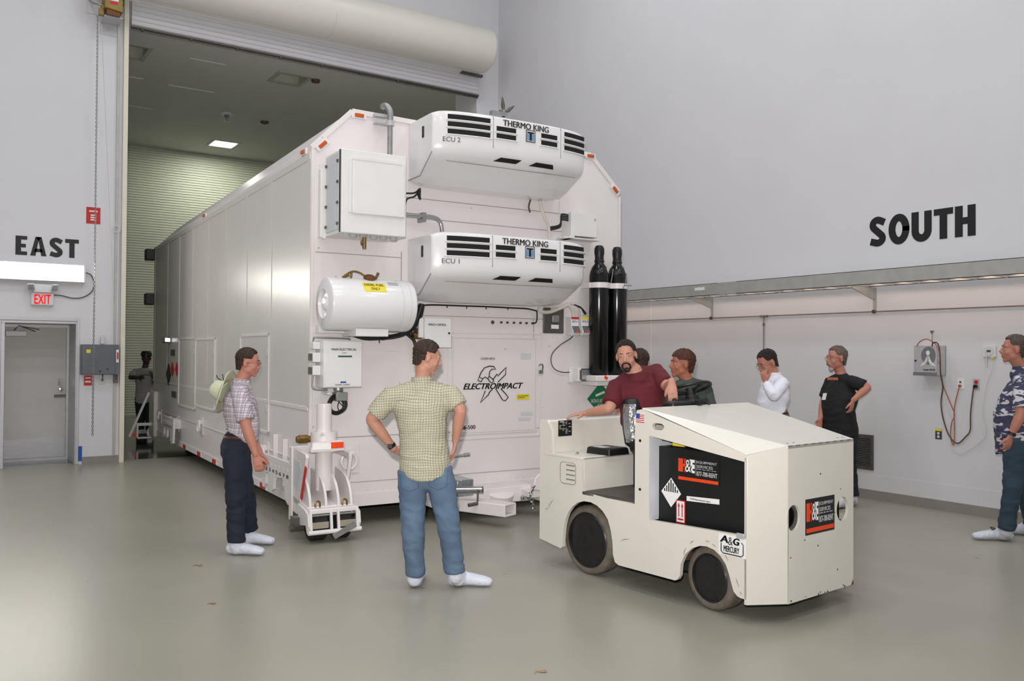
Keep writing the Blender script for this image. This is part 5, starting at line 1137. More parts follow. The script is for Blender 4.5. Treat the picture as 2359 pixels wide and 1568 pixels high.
# data plate on the bulkhead face
ls = pt['tail_t2'][0]-.002
g0 = GF(1286, 1005, ls); g1 = GF(1317, 964, ls)
b = B(); b.box(g0.x, g1.x, ls-.003, ls, g0.z, g1.z-.01); dp = b.build('data_plate', M_ink, G)
b = B(); random.seed(5); w2, h2 = g1.x-g0.x, g1.z-g0.z-.01
for r_ in range(9):
    for k in range(4):
        if random.random() < .55: b.box(g0.x+w2*(.06+k*.23), g0.x+w2*(.06+k*.23+random.uniform(.08, .2)), ls-.0045, ls-.003, g0.z+h2*(.06+r_*.1), g0.z+h2*(.09+r_*.1+.02))
b.box(g0.x+w2*.08, g0.x+w2*.38, ls-.005, ls-.003, g0.z+h2*.88, g0.z+h2*.96); b.build('plate_printing', M_alu, dp)
# stack of linkage levers at the cowl
b = B()
g = GS(1459, 1080, .05)
b.box(.06, .16, post+.0, post+.04, g.z-.07, g.z+.09); b.cyl((.1, post+.02, flr), (.1, post+.02, g.z), .012); b.build('pedal_linkage', M_dkgrey, G)
# seat
sx = .65; ss = s_deck1-.30
b = B(); b.rings([[V((sx+x, y, z)) for x, z in rrect(-.25, .25, zz0, zz1, .05)] for y, zz0, zz1 in ((ss-.27, deck+.03, deck+.13), (ss-.24, deck+.01, deck+.155), (ss, deck+.01, deck+.14), (ss+.2, deck+.02, deck+.15))]); b.build('seat_cushion', M_seat, G, .02)
b = B(); rs = []
for z_, y_, w2, t2 in ((deck+.03, ss+.16, .20, .06), (deck+.09, ss+.21, .24, .085), (deck+.2, ss+.225, .25, .085), (deck+.34, ss+.245, .245, .08), (deck+.43, ss+.26, .22, .065), (deck+.46, ss+.262, .15, .03)):
    rs.append([V((sx+x, y_+y, z_)) for x, y in rrect(-w2, w2, -t2, t2, min(t2, w2)*.8)])
b.rings(rs); sbk = b.build('seat_back', M_seat, G, ang=60)
b = B(); rs = []
for z_, y_, w2 in ((deck+.10, ss+.21, .246), (deck+.2, ss+.225, .256), (deck+.28, ss+.235, .253), (deck+.34, ss+.245, .250), (deck+.40, ss+.252, .236)):
    rs.append([V((sx-w2, y_+yy, z_)) for yy in (-.045, .025)])
for i in range(len(rs)-1): b.face([rs[i][0], rs[i][1], rs[i+1][1], rs[i+1][0]])
for i in range(len(rs)-1):
    p_, q_ = rs[i][0], rs[i+1][0]; b.face([p_, q_, q_+V((.04, -.03, 0)), p_+V((.04, -.03, 0))])
b.build('silver_tape_patch', M_tape, sbk)
b = B(); b.box(sx-.2, sx+.2, ss-.2, ss+.2, flr, deck+.03); b.build('seat_base', M_black, G)
b = B(); g = GF(1357, 1030, 0)
kk = hit(1400, 1037, GO+V((0, 0, deck+.03)), EZ); kl, ks = (kk-GO).dot(GL), (kk-GO).dot(GB)
b.rings([[V((kl+x, ks+y, z_)) for x, y in rrect(-a_, a_, -c_, c_, .015)] for z_, a_, c_ in ((deck+.007, .115, .13), (deck+.05, .11, .125), (deck+.058, .10, .115))]); bc = b.build('deck_cover', M_black, G)
b = B(); b.box(kl-.085, kl-.0, ks-.03, ks+.08, deck+.058, deck+.060); b.build('label', M_box2, bc)
# steering wheel and column
wc = atd(1589, 894, 6.62); wl = V(((wc-GO).dot(GL), (wc-GO).dot(GB), wc.z))
wn = V((.05, .34, 1)).normalized()
b = B(); b.torus(wl, wn, .155, .016, 40, 12); sw = b.build('steering_wheel', M_black, G)
b = B(); b.cyl(wl-wn*.06, wl+wn*.0, .045, .035); 
u_ = wn.orthogonal().normalized(); v_ = wn.cross(u_)
for a_ in (100, 220, 340): d_ = u_*cos(radians(a_))+v_*sin(radians(a_)); b.beam(wl-wn*.03, wl+d_*.152, .03, .012, wn)
b.build('wheel_spokes', M_black, sw)
b = B(); foot = V((wl.x-.02, post+.03, flr+.2)); b.tube([wl-wn*.05, wl-wn*.12, wl-wn*.25+V((0, 0, 0)), foot], [.05, .07, .075, .06], 12); b.box(wl.x-.09, wl.x+.07, wl.y-.12, wl.y+.0, zr-.05, wl.z-.08); b.build('steering_column', M_black, G, .02)
b = B(); b.tube([wl-wn*.09+V((-.02, 0, 0)), wl-wn*.08+V((-.17, .02, -.01))], .008, 8); b.ball(wl-wn*.08+V((-.18, .02, -.01)), .018); b.build('direction_lever', M_black, G)
b = B(); b.box(wl.x-.36, wl.x-.10, post-.06, post+.06, zr-.05, zr+.03); b.build('dash_box', M_black, G, .02)
# wheels
def twheel(sc, l0, l1, steer, out, r):
    b_ = B(); wd = .15; m = 44
    prof = [(r-.065, -wd/2+.012), (r-.05, -wd/2+.004), (r-.02, -wd/2), (r-.004, -wd/2+.014), (r, -wd/2+.03), (r, wd/2-.03), (r-.004, wd/2-.014), (r-.02, wd/2), (r-.05, wd/2-.004), (r-.065, wd/2-.012)]
    ax = V((cos(steer), sin(steer), 0)); c_ = V(((l0+l1)/2, sc, r))
    b_.lathe(prof, c_, ax, m); w_ = b_.build('wheel', M_rub, G, ang=50)
    o_ = -1 if out < 0 else 1; b_ = B()
    b_.lathe([(r-.05, wd/2-.006), (r-.058, wd/2+.004), (r-.066, wd/2+.002), (r-.075, wd/2-.02), (r-.088, wd/2-.055), (r-.105, wd/2-.06), (.085, wd/2-.055), (.075, wd/2-.035), (.045, wd/2-.03), (.04, wd/2-.01), (0, wd/2-.008)], c_, ax*o_, 36)
    b_.build('rim', M_rim, w_, ang=40)
    b_ = B(); u2 = ax.cross(EZ)
    for k in range(6): a_ = 2*pi*k/6; q = c_+ax*o_*(wd/2-.03)+(u2*cos(a_)+EZ*sin(a_))*.062; b_.cyl(q, q+ax*o_*.014, .009, n=6)
    b_.build('wheel_nuts', M_dkgrey, w_)
    b_ = B(); b_.cyl(c_-ax*o_*.1, c_-ax*o_*.3, .04); b_.build('axle', M_dkgrey, w_)
twheel(RWc[0], .06, .21, 0, -1, .26); twheel(RWc[0], W_-.21, W_-.06, 0, 1, .26)
twheel(FWc[0], .06, .21, radians(-6), -1, .21); twheel(FWc[0], W_-.21, W_-.06, radians(-6), 1, .21)
b = B(); b.box(.25, W_-.25, .05, s_tail-.1, .16, .45); b.box(.03, .27, RWc[0]+.3, RWc[0]+.33, .2, .6); b.build('chassis', M_rubd, G)
b = B(); b.beam((.1, FWc[0]+.25, .30), (.6, FWc[0]+.15, .33), .03, .05); b.build('steering_link', M_brown, G)
b = B(); b.box(.5, .75, s_tail, s_tail+.12, .30, .45); b.cyl((.62, s_tail+.09, .2), (.62, s_tail+.09, .5), .02); b.build('tow_hitch', M_dkgrey, G)
# ================================================================ people
def skin(nm, c): return mat(nm, c, .52, var=.05, scale=18, bump=.08, bscale=150, spec=.35)
SK1 = skin('skin_ruddy', (180, 122, 104)); SK2 = skin('skin_light', (184, 134, 114)); SK3 = skin('skin_tan', (164, 102, 80)); SK4 = skin('skin_dark', (66, 44, 38))
def hairm(nm, c): return mat(nm, c, .6, var=.35, scale=40, bump=1.0, bscale=70, spec=.3, stretch=(1, 1, .35))
HB = hairm('brown_hair', (52, 38, 30)); HD = hairm('dark_hair', (36, 27, 24)); HG = hairm('greying_hair', (96, 88, 80)); HR_ = hairm('auburn_hair', (74, 44, 30)); HW = hairm('grey_beard', (168, 160, 150)); HS = hairm('salt_hair', (82, 74, 68))
JD = mat('dark_denim', (22, 29, 44), .85, var=.15, scale=7, bump=.5, bscale=16)
JL = mat('washed_denim', (86, 106, 128), .88, var=.2, scale=4, bump=.6, bscale=12)
JM = mat('mid_denim', (44, 62, 76), .88, var=.14, scale=6, bump=.5, bscale=14)
COV = mat('shoe_cover_fabric', (206, 210, 220), .75, var=.05, scale=20, bump=1.0, bscale=28)
M_eye = mat('eye_white', (176, 166, 158), .3, var=.0); M_iris = mat('iris_dark', (40, 30, 26), .3, var=.1); M_lip = skin('lip', (160, 88, 76))
M_wire = mat('spectacle_frame', (70, 62, 58), .4, .6)
def remesh(o, vox, it=3):
    m = o.modifiers.new('r', 'REMESH'); m.mode = 'VOXEL'; m.voxel_size = vox; m.use_smooth_shade = True
    if it: s = o.modifiers.new('s', 'SMOOTH'); s.factor = .5; s.iterations = it
    me = bake(o); old = o.data; mt = old.materials[0]; o.modifiers.clear(); o.data = me; me.name = old.name
    me.materials.clear(); me.materials.append(mt); bpy.data.meshes.remove(old)
    for p in me.polygons: p.use_smooth = True
def etube(b, pts, rad, side, n=16):
    """closed body section: centre points, (side radius, depth radius) and the side direction at each"""
    m = len(pts); rs = []
    for i in range(m):
        d = (pts[min(i+1, m-1)]-pts[max(i-1, 0)]).normalized(); s_ = side[i] if isinstance(side, list) else side
        s_ = (s_-d*s_.dot(d)).normalized(); f = d.cross(s_); ra, rb = rad[i] if hasattr(rad[i], '__len__') else (rad[i], rad[i])
        rs.append([pts[i]+s_*ra*cos(2*pi*k/n)+f*rb*sin(2*pi*k/n) for k in range(n)])
    # rounded ends
    d0 = (pts[0]-pts[1]).normalized(); d1 = (pts[-1]-pts[-2]).normalized()
    def cap(ring, c, d, r): return [[c+(p-c)*.75+d*r*.45 for p in ring], [c+(p-c)*.3+d*r*.7 for p in ring]]
    r0 = min(rad[0]) if hasattr(rad[0], '__len__') else rad[0]; r1 = min(rad[-1]) if hasattr(rad[-1], '__len__') else rad[-1]
    e0 = cap(rs[0], pts[0], d0, r0); e1 = cap(rs[-1], pts[-1], d1, r1)
    b.rings([e0[1], e0[0]]+rs+e1)
def stube(b, pts, rad, side, front, n=28, dip=.03):
    m = len(pts); rs = []; up = (pts[-1]-pts[0]).normalized()
    for i in range(m):
        d = (pts[min(i+1, m-1)]-pts[max(i-1, 0)]).normalized(); s_ = (side[i]-d*side[i].dot(d)).normalized(); f = d.cross(s_); ra, rb = rad[i]
        rs.append([pts[i]+s_*ra*cos(2*pi*k/n)+f*rb*sin(2*pi*k/n)-(up*dip*(cos(4*pi*k/n)*-1+.2) if i == 0 else V((0, 0, 0))) for k in range(n)])
    b.rings(rs)
def wrinkle(o, amp, fr, sx_, P=None):
    from mathutils import noise
    me = o.data; ns = [v.normal.copy() for v in me.vertices]
    for v, nn in zip(me.vertices, ns):
        c = v.co; a = noise.noise(V((c.x*fr*sx_, c.y*fr*sx_, c.z*fr*1.5+noise.noise(c*6)*.8))); b_ = noise.noise(V((c.x*fr*2.2+7, c.y*fr*2.2, c.z*fr*3.2)))
        k = 1.0
        if P:
            for q in ('ka', 'kb', 'aa', 'ab'): k += 1.2*math.exp(-((c-P[q]).length/.14)**2)
        v.co = c+nn*amp*k*(abs(a)*-1.4+.75+b_*.35)
def ftube(b, pts, rad, n=16): b.tube(pts, rad, n)       # flat-ended sleeve or trouser leg
def spl(a, c, n): return [a.lerp(c, k/n) for k in range(n+1)]
def hand(b, w_, dr, palm, side, s=1.0, curl=25, spread=.0, thumb=35, tc=20):
    """wrist point, direction of the fingers, palm normal (faces what it holds), side = towards the thumb"""
    dr = dr.normalized(); palm = (palm-dr*palm.dot(dr)).normalized(); sd = (side-dr*side.dot(dr)); sd = (sd-palm*sd.dot(palm)).normalized()
    etube(b, [w_-dr*.02*s, w_+dr*.015*s, w_+dr*.05*s, w_+dr*.085*s], [(.026*s, .019*s), (.032*s, .017*s), (.040*s, .015*s), (.038*s, .012*s)], sd, 12)
    for i, (o_, L_) in enumerate(((.029, .072), (.010, .080), (-.010, .075), (-.029, .060))):
        p = w_+dr*.088*s+sd*o_*s; a = 0; d = dr+sd*(o_*spread*10); d.normalize(); pts = [p-d*.01*s]; q = p
        for j, fr in enumerate((.42, .32, .26)):
            a += radians(curl*(1.0 if j else .7)); dd = d*cos(a)+palm*sin(a); q = q+dd*L_*fr*s; pts.append(q)
        b.tube(pts, [.0098*s, .0094*s, .0085*s, .0068*s], 8, smooth=2)
    p = w_+dr*.022*s+sd*.026*s; d = (dr*cos(radians(thumb))+sd*sin(radians(thumb))+palm*.25).normalized(); d2 = (d+dr*.5*cos(radians(tc))+palm*.3).normalized()
    b.tube([p-sd*.012*s, p+d*.035*s, p+d*.062*s+palm*.0, p+d*.062*s+d2*.03*s], [.015*s, .0135*s, .0115*s, .008*s], 8, smooth=2)
def frame(fwd, up=V((0, 0, 1)), roll=0):
    f = fwd.normalized(); r = f.cross(up).normalized(); u = r.cross(f)
    if roll: r, u = r*cos(roll)+u*sin(roll), u*cos(roll)-r*sin(roll)
    return Matrix((r, f, u)).transposed()
def wv(r, a, u): return HR*r+HF*a+V((0, 0, u))
def person(label, zc, J, fwd, skin_m, hair_m, shirt=None, trousers=None, hairstyle='short', girth=1.0, belly=0.0, sleeve='short', voxel=.006, feet=None, hands=None, head_s=1.0, beard=None, glasses=False, roll=0, vis_legs=True, root=None, shoe_m=None, tuck=False, head_fwd_off=.0, hemdrop=0.06, neck_r=.058, spread_leg=1.0):
    P = {}
    for k, q in J.items():
        if isinstance(q, V): P[k] = q.copy()
        else: P[k] = atd(q[0], q[1], zc+(q[2] if len(q) > 2 else 0))
    gx = (P['aa']+P['ab'])/2; R0 = V((gx.x, gx.y, 0)) if root is None else root
    if feet == 'auto':
        f_ = BF.get(label, HF).copy(); f_.z = 0; f_.normalize(); feet = {}
        for a_ in 'ab':
            q = P['a'+a_]; q.z = .085; g_ = V((q.x, q.y, 0)); feet[a_] = (g_-f_*.09, g_+f_*.18)
    for k in P: P[k] = P[k]-R0
    H = P['head']; Fr = frame(wv(*fwd), roll=roll); X_, F_, U_ = Fr.col[0].copy(), Fr.col[1].copy(), Fr.col[2].copy(); hs = head_s
    def hp(x, y, z): return H+(X_*x+F_*y+U_*z)*hs
    S = (P['sa']+P['sb'])/2; Hc = (P['ha']+P['hb'])/2; side = (P['sb']-P['sa']).normalized(); hside = (P['hb']-P['ha']).normalized()
    spine = (S-Hc); up = spine.normalized(); fr = side.cross(up).normalized()
    bf = J.get('bodyfwd'); 
    ff = F_ if fr.dot(F_) > 0 else None
    front = fr if fr.dot(BF.get(label, F_)) > 0 else -fr
    sh = (P['sb']-P['sa']).length/2; g = girth
    def sec(t_, ra, rb, fo=0): return Hc+spine*t_+front*fo, (ra*g, rb*g), hside.lerp(side, max(0, min(1, t_))).normalized()
    # ---- body
    b = B()
    # head
    b.ball(hp(0, -.012, .035), (.074*hs, .093*hs, .083*hs), Fr, 20)
    b.ball(hp(0, .028, -.02), (.060*hs, .063*hs, .086*hs), Fr, 18)
    b.ball(hp(0, .030, -.068), (.047*hs, .050*hs, .036*hs), Fr, 16)
    b.ball(hp(0, .066, -.092), (.022*hs, .018*hs, .018*hs), Fr, 12)
    b.tube([hp(0, .082, .018), hp(0, .096, -.006), hp(0, .106, -.026)], [.008*hs, .010*hs, .014*hs], 10); b.ball(hp(-.012, .092, -.03), .009*hs); b.ball(hp(.012, .092, -.03), .009*hs)
    for s_ in (-1, 1):
        b.ball(hp(s_*.031, .074, .027), (.026*hs, .013*hs, .008*hs), Fr, 12); b.ball(hp(s_*.038, .055, -.028), (.022*hs, .022*hs, .024*hs), Fr, 12); b.ball(hp(s_*.030, .072, .0185), (.016*hs, .0125*hs, .006*hs), Fr, 10); b.ball(hp(s_*.030, .070, -.003), (.015*hs, .0115*hs, .005*hs), Fr, 10)
        b.ball(hp(s_*.076, -.008, -.004), (.009*hs, .019*hs, .031*hs), Fr, 12)
        b.ball(hp(s_*.043, .008, -.052), (.02*hs, .042*hs, .034*hs), Fr, 12)
    b.ball(hp(0, .082, -.052), (.025*hs, .011*hs, .007*hs), Fr, 12); b.ball(hp(0, .080, -.064), (.022*hs, .011*hs, .008*hs), Fr, 12)
    # neck
    NB = P['neck']; etube(b, [hp(0, -.008, -.02), hp(0, -.010, -.075), NB.lerp(H, .22), NB-up*.03], [neck_r*hs*.90, neck_r*hs*.94, neck_r*.98, neck_r*1.12], side)
    # torso
    tor = [sec(-.12, .15, .10), sec(.0, .158, .115), sec(.2, .15, .11, belly*.6), sec(.42, .142, .105, belly), sec(.66, .155, .115, belly*.3), sec(.86, sh*.92/g, .11/g), sec(1.0, sh*.72/g, .085/g)]
    etube(b, [t_[0] for t_ in tor], [t_[1] for t_ in tor], [t_[2] for t_ in tor], 20)
    etube(b, [S+side*-sh*.95-up*.01, S+up*.018, S+side*sh*.95-up*.01], [.050, .058, .050], up)
    for a_ in 'ab':
        s_, e_, w_ = P['s'+a_], P['e'+a_], P['w'+a_]
        etube(b, spl(s_, e_, 3), [.056, .055, .050, .043], side if abs((e_-s_).normalized().dot(side)) < .9 else up)
        etube(b, spl(e_, w_, 4), [.043, .045, .040, .032, .027], side if abs((w_-e_).normalized().dot(side)) < .9 else up)
        h_ = hands.get(a_) if hands else None
        if h_ is None: h_ = dict(dr=(w_-e_), palm=front*.3-side*(1 if a_ == 'b' else -1), side=front)
        hand(b, w_, h_['dr'], h_['palm'], h_['side'], h_.get('s', 1.0), h_.get('curl', 25), h_.get('spread', 0), h_.get('thumb', 35), h_.get('tc', 20))
        hp_, k_, an = P['h'+a_], P['k'+a_], P['a'+a_]
        etube(b, spl(hp_, k_, 3), [.085, .078, .065, .054], hside); etube(b, spl(k_, an, 4), [.054, .056, .048, .038, .034], hside)
        ft = feet.get(a_) if feet else None
        if ft:
            hl, toe = V(ft[0])-R0, V(ft[1])-R0; d = (toe-hl); sd = d.cross(EZ).normalized()
            etube(b, [hl+d*.1+EZ*.04, hl+d*.35+EZ*.045, hl+d*.7+EZ*.03, hl+d*.95+EZ*.022], [(.032, .03), (.038, .035), (.042, .024), (.032, .016)], sd)
            etube(b, [an, hl+d*.22+EZ*.04], [.036, .036], sd)
    body = b.build('person', skin_m); remesh(body, voxel, 2); body.location = R0; tag(body, label, 'person')
    def part(bb, nm, m, vox=None, it=4, **k):
        o = bb.build(nm, m, body, **k)
        if vox: remesh(o, vox, it)
        return o
    # ---- eyes, brows, mouth
    for s_ in (-1, 1):
        bb = B(); bb.ball(hp(s_*.030, .0685, .008), .0122*hs, None, 12); e = part(bb, 'eye', M_eye)
        bb = B(); bb.ball(hp(s_*.030, .0752, .008), .0066*hs, None, 10); part(bb, 'iris', M_iris).parent = e
        bb = B(); bb.tube([hp(s_*.012, .0835, .030), hp(s_*.030, .0835, .035), hp(s_*.050, .071, .030)], [.0025, .0035, .0025], 6, smooth=3); part(bb, 'eyebrow', hair_m)
    bb = B(); bb.ball(hp(0, .0895, -.058), (.021*hs, .0045*hs, .005*hs), Fr, 10); part(bb, 'lips', M_lip if skin_m != SK4 else SK4)
    # ---- hair
    bb = B(); bmesh.ops.create_uvsphere(bb.bm, u_segments=80, v_segments=56, radius=1)
    for v in list(bb.bm.verts):
        x, y, z = v.co; 
        line = .50 if hairstyle != 'bald' else .72
        keep = True
        if y > .15:
            lim = (.50 if hairstyle != 'fringe' else .22)+(.10*(1-abs(x))); 
            if hairstyle == 'receding': lim = .66-.25*abs(x)
            if z < lim-(2.0*max(0, abs(x)-.62)): keep = False
            if abs(x) > .6 and z < -.05: keep = False
        elif y > -.28:
            if z < (-.22 if y > -.05 else -.55): keep = False
        else:
            if z < -.90: keep = False
        if keep and abs(x) > .6 and -.10 < y < .2 and z < -.02: keep = False
        n_ = .965+.05*math.sin(x*23+y*17)*math.sin(z*19+x*11)
        rx, ry, rz = .0835, .103, .094
        if hairstyle == 'fringe': rx, ry, rz = .088, .108, .098
        if hairstyle == 'long': rx, ry, rz = .092, .112, .10
        zz = z*rz*n_; hk = 1.0
        if z < 0 and y < .15: hk = (1-.26*abs(z))/max(.2, math.sqrt(max(0, 1-z*z))); zz = z*rz*1.30
        v.co = hp(x*rx*n_*hk*(1 if z > -.2 else .94), -.014+y*ry*n_*hk, .040+zz)
        if not keep: bb.bm.verts.remove(v)
    hr = part(bb, 'hair', hair_m); sl = hr.modifiers.new('s', 'SOLIDIFY'); sl.thickness = .012; sl.offset = -1
    if hairstyle == 'cap': pass
    if beard:
        bb = B()
        if beard == 'goatee':
            bb.tube([hp(-.030, .076, -.088), hp(-.031, .083, -.062), hp(-.020, .094, -.044), hp(0, .098, -.041), hp(.020, .094, -.044), hp(.031, .083, -.062), hp(.030, .076, -.088)], [.008, .0075, .0075, .006, .0075, .0075, .008], 8, smooth=3); bb.ball(hp(0, .078, -.095), (.030, .017, .020), Fr, 12)
        else:
            bb.tube([hp(-.028, .083, -.062), hp(-.020, .094, -.044), hp(0, .098, -.041), hp(.020, .094, -.044), hp(.028, .083, -.062)], [.008, .008, .007, .008, .008], 8, smooth=3); bb.ball(hp(0, .060, -.100), (.031, .028, .034), Fr, 12)
        part(bb, 'beard', HD if beard == 'goatee' else HW, .003, 1)
    if glasses:
        bb = B()
        for s_ in (-1, 1):
            bb.torus(hp(s_*.031, .096, .004), F_, .019, .0014, 20, 5); bb.tube([hp(s_*.050, .094, .008), hp(s_*.078, .04, .006), hp(s_*.084, -.01, .004)], .0015, 5)
        bb.tube([hp(-.012, .098, .006), hp(.012, .098, .006)], .0014, 5); part(bb, 'spectacles', M_wire)
    # ---- shirt
    if shirt:
        bb = B(); k = 1.0; e = .016; t0 = -.05-hemdrop if not tuck else .225
        tt = [t0, .06 if not tuck else .25, .2 if not tuck else .31, .42, .66, .86, .99]; base = [(.165, .125), (.165, .125), (.158, .118), (.150, .113), (.160, .12)]
        cs = []
        for i, t_ in enumerate(tt):
            if i < 5: q = sec(t_, base[i][0]+e, base[i][1]+e, belly*(0.35, .5, .8, 1.0, .35)[i])
            elif i == 5: q = sec(t_, sh*.95/g+e, .118/g+e)
            else: q = sec(t_, (sh*.74+e)/g, (.088+e)/g)
            cs.append(q)
        if tuck: cs[0] = sec(t0, .146+e, .108+e, belly*.6); cs[1] = sec(.25, .165+e, .126+e, belly*.85)
        rs = []
        stube(bb, [c[0] for c in cs], [c[1] for c in cs], [c[2] for c in cs], front, 28, 0 if tuck else .035)
        etube(bb, [S+side*-sh*.96-up*.012, S+up*.028, S+side*sh*.96-up*.012], [.066, .082, .066], up)
        ftube(bb, [NB-up*.05, NB-up*.012+front*.004], [neck_r*1.25+.022, neck_r+.014]); bb.ball(NB-up*.065, (neck_r*1.12+.026,)*3)
        for a_ in 'ab':
            s_, e_, w_ = P['s'+a_], P['e'+a_], P['w'+a_]; L_ = (e_-s_).length
            if sleeve == 'short': q = s_.lerp(e_, .80); ftube(bb, [s_-(e_-s_).normalized()*.02, s_.lerp(e_, .4), q], [.066, .072, .070])
            else:
                etube(bb, spl(s_, e_, 3), [.068, .068, .064, .058], side); q = e_.lerp(w_, .93); ftube(bb, [e_, e_.lerp(w_, .5), q], [.058, .054, .040])
        so = part(bb, 'shirt', shirt, .010, 4); wrinkle(so, .007, 9, .5)
    # ---- trousers
    if trousers:
        bb = B(); tt = [sec(-.10, .152, .115), sec(.02, .166, .124), sec(.16 if not tuck else .20, .158, .120, belly*.5)]
        etube(bb, [t_[0] for t_ in tt], [t_[1] for t_ in tt], [t_[2] for t_ in tt], 22)
        for a_ in 'ab':
            hp_, k_, an = P['h'+a_], P['k'+a_], P['a'+a_]; e_ = an+(k_-an).normalized()*.03
            pts = [hp_+up*.02]+spl(hp_, k_, 3)[1:]+spl(k_, e_, 4)[1:]
            ftube(bb, pts, [.100*g, .098*g, .084, .073, .072, .068, .068, .070], 18)
            if ((k_-hp_).normalized()-(an-k_).normalized()).length > .5: bb.ball(k_, .068)
        wrinkle(part(bb, 'trousers', trousers, .010, 3), .009, 7, .8, P)
        if tuck:
            q = [sec(.165, .166, .128, belly*.5), sec(.225, .164, .126, belly*.55)]; bb = B(); n = 28; rr = []
            for c_, ra, s_ in q:
                f = up.cross(s_).normalized(); rr.append([c_+s_*(ra[0]+.004)*cos(2*pi*i/n)+f*(ra[1]+.004)*sin(2*pi*i/n) for i in range(n)])
            bb.rings(rr, cap=False); be = part(bb, 'belt', mat('brown_leather', (74, 40, 30), .5)); sl = be.modifiers.new('s', 'SOLIDIFY'); sl.thickness = .006
    if feet:
        for a_ in feet:
            hl, toe = V(feet[a_][0])-R0, V(feet[a_][1])-R0; d = toe-hl; sd = d.cross(EZ).normalized(); an = P['a'+a_]
            bb = B(); etube(bb, [hl+d*.03+EZ*.045, hl+d*.25+EZ*.055, hl+d*.5+EZ*.05, hl+d*.8+EZ*.040, hl+d*.98+EZ*.034], [(.042, .042), (.050, .052), (.053, .044), (.058, .036), (.046, .028)], sd)
            etube(bb, [hl+d*.18+EZ*.08, an+EZ*.035], [.052, .056], sd); bb.ball(an, .056); bb.ball(hl+EZ*.05, .048); bb.ball((an+hl+d*.22+EZ*.04)/2, .058); bb.ball(hl+d*.2+EZ*.05, .056)
            for v in bb.bm.verts: v.co.z = max(v.co.z, .004)
            random.seed(11)
            o_ = part(bb, 'shoe_cover' if shoe_m is None else 'shoe', shoe_m or COV, .009, 2)
            for v in o_.data.vertices:
                v.co += V((random.uniform(-.002, .002), random.uniform(-.002, .002), 0))
    return body, P, R0, dict(front=front, side=side, up=up, S=S, Hc=Hc, hp=hp, X=X_, F=F_, U=U_, sec=sec)
BF = {}
def collar(bd_, P_, K_, m, r=.068):
    bb = B(); bb.lathe([(r, -.02), (r+.006, .0), (r, .028), (r-.006, .03)], P_['neck'], K_['up'], 24); bb.build('shirt_collar', m, bd_)
def child(bb, nm, m, body, **k): return bb.build(nm, m, body, **k)
# 1 ---- the man in the green check shirt, back to us
L1 = 'man in green checked short sleeve shirt and washed jeans, hands on hips, back turned'
BF[L1] = wv(.1, 1, 0)
zc = 6.16
f1a, f1b = onz(954, 1352), onz(1045, 1348)
M_pl1 = plaid('green_check_cotton', (190, 186, 166), (124, 128, 100), (172, 160, 140), 56, 54, rot=YAW)
r1 = person(L1, zc, dict(head=(984, 824, 0), neck=(972, 876, .01), sa=(903, 908, 0), sb=(1034, 904, .02), ha=(950, 1088, 0), hb=(1010, 1084, .02), ka=(951, 1212, -.02), kb=(1034, 1206, -.02), aa=(955, 1332, 0), ab=(1049, 1326, .0),
    ea=(855, 966, .02), wa=(908, 1034, .10), eb=(1061, 944, -.02), wb=(1049, 1016, .05)), (.93, .32, -.24), SK2, HB, M_pl1, JL, belly=.0, hemdrop=-.02, voxel=.0055,
    feet={'a': (f1a, f1a+wv(.02, .27, 0)), 'b': (f1b, f1b+wv(.265, -.02, 0))},
    hands={'a': dict(dr=wv(.75, .5, -.3), palm=wv(.6, -.2, -.4), side=wv(0, -.3, 1), curl=20), 'b': dict(dr=wv(-.10, .35, -.9), palm=wv(-.9, 0, -.2), side=wv(-.8, -.6, 0), curl=18, thumb=70, tc=0)}, girth=1.0, hairstyle='short')
bd, P1, R1, K1 = r1
q = P1['wa'].lerp(P1['ea'], .12); ax = (P1['wa']-P1['ea']).normalized(); bb = B(); bb.lathe([(.030, -.012), (.032, -.012), (.032, .012), (.030, .012)], q, ax, 18); bb.obox(q+HF*-.03+V((-.008, 0, 0)), HR*.016, HF*.006, EZ*.016); child(bb, 'wristwatch', M_black, bd)
bb = B(); c_ = P1['neck']
bb.lathe([(.070, -.035), (.077, .0), (.074, .026), (.068, .028)], c_-K1['up']*.0, K1['up'], 24); child(bb, 'shirt_collar', M_pl1, bd)
# shirt back pleat and the jeans pockets, laid on the cloth
def lay(names, pts, r, nm, m):
    o_ = [c for c in bd.children if c.name.split('.')[0] == names][0]; q = []
    for i in range(len(pts)-1):
        for k in range(5): q.append(pts[i].lerp(pts[i+1], k/5))
    q.append(pts[-1]); out = []
    for p in q:
        ok, loc, nn, _ = o_.ray_cast(p-HF*.5, HF)
        out.append((loc if ok else p)-HF*.001)
    bb = B(); bb.tube(out, r, 5); child(bb, nm, m, bd)
sc_ = K1['sec']; p0 = sc_(.93, 0, 0)[0]; lay('shirt', [p0, sc_(.7, 0, 0)[0]+HR*.004, sc_(.55, 0, 0)[0]], .0022, 'back_pleat', M_pl1)
lay('shirt', [p0-HR*.17+EZ*-.01, p0+EZ*.012, p0+HR*.17+EZ*-.01], .0022, 'yoke_seam', M_pl1)
for q_ in (P1['ha']+HR*-.01, P1['hb']+HR*.005):
    c_ = q_+V((0, 0, -.03)); lay('trousers', [c_-HR*.07+EZ*.05, c_-HR*.062-EZ*.065, c_-EZ*.09, c_+HR*.062-EZ*.065, c_+HR*.07+EZ*.05], .0012, 'back_pocket', JM)
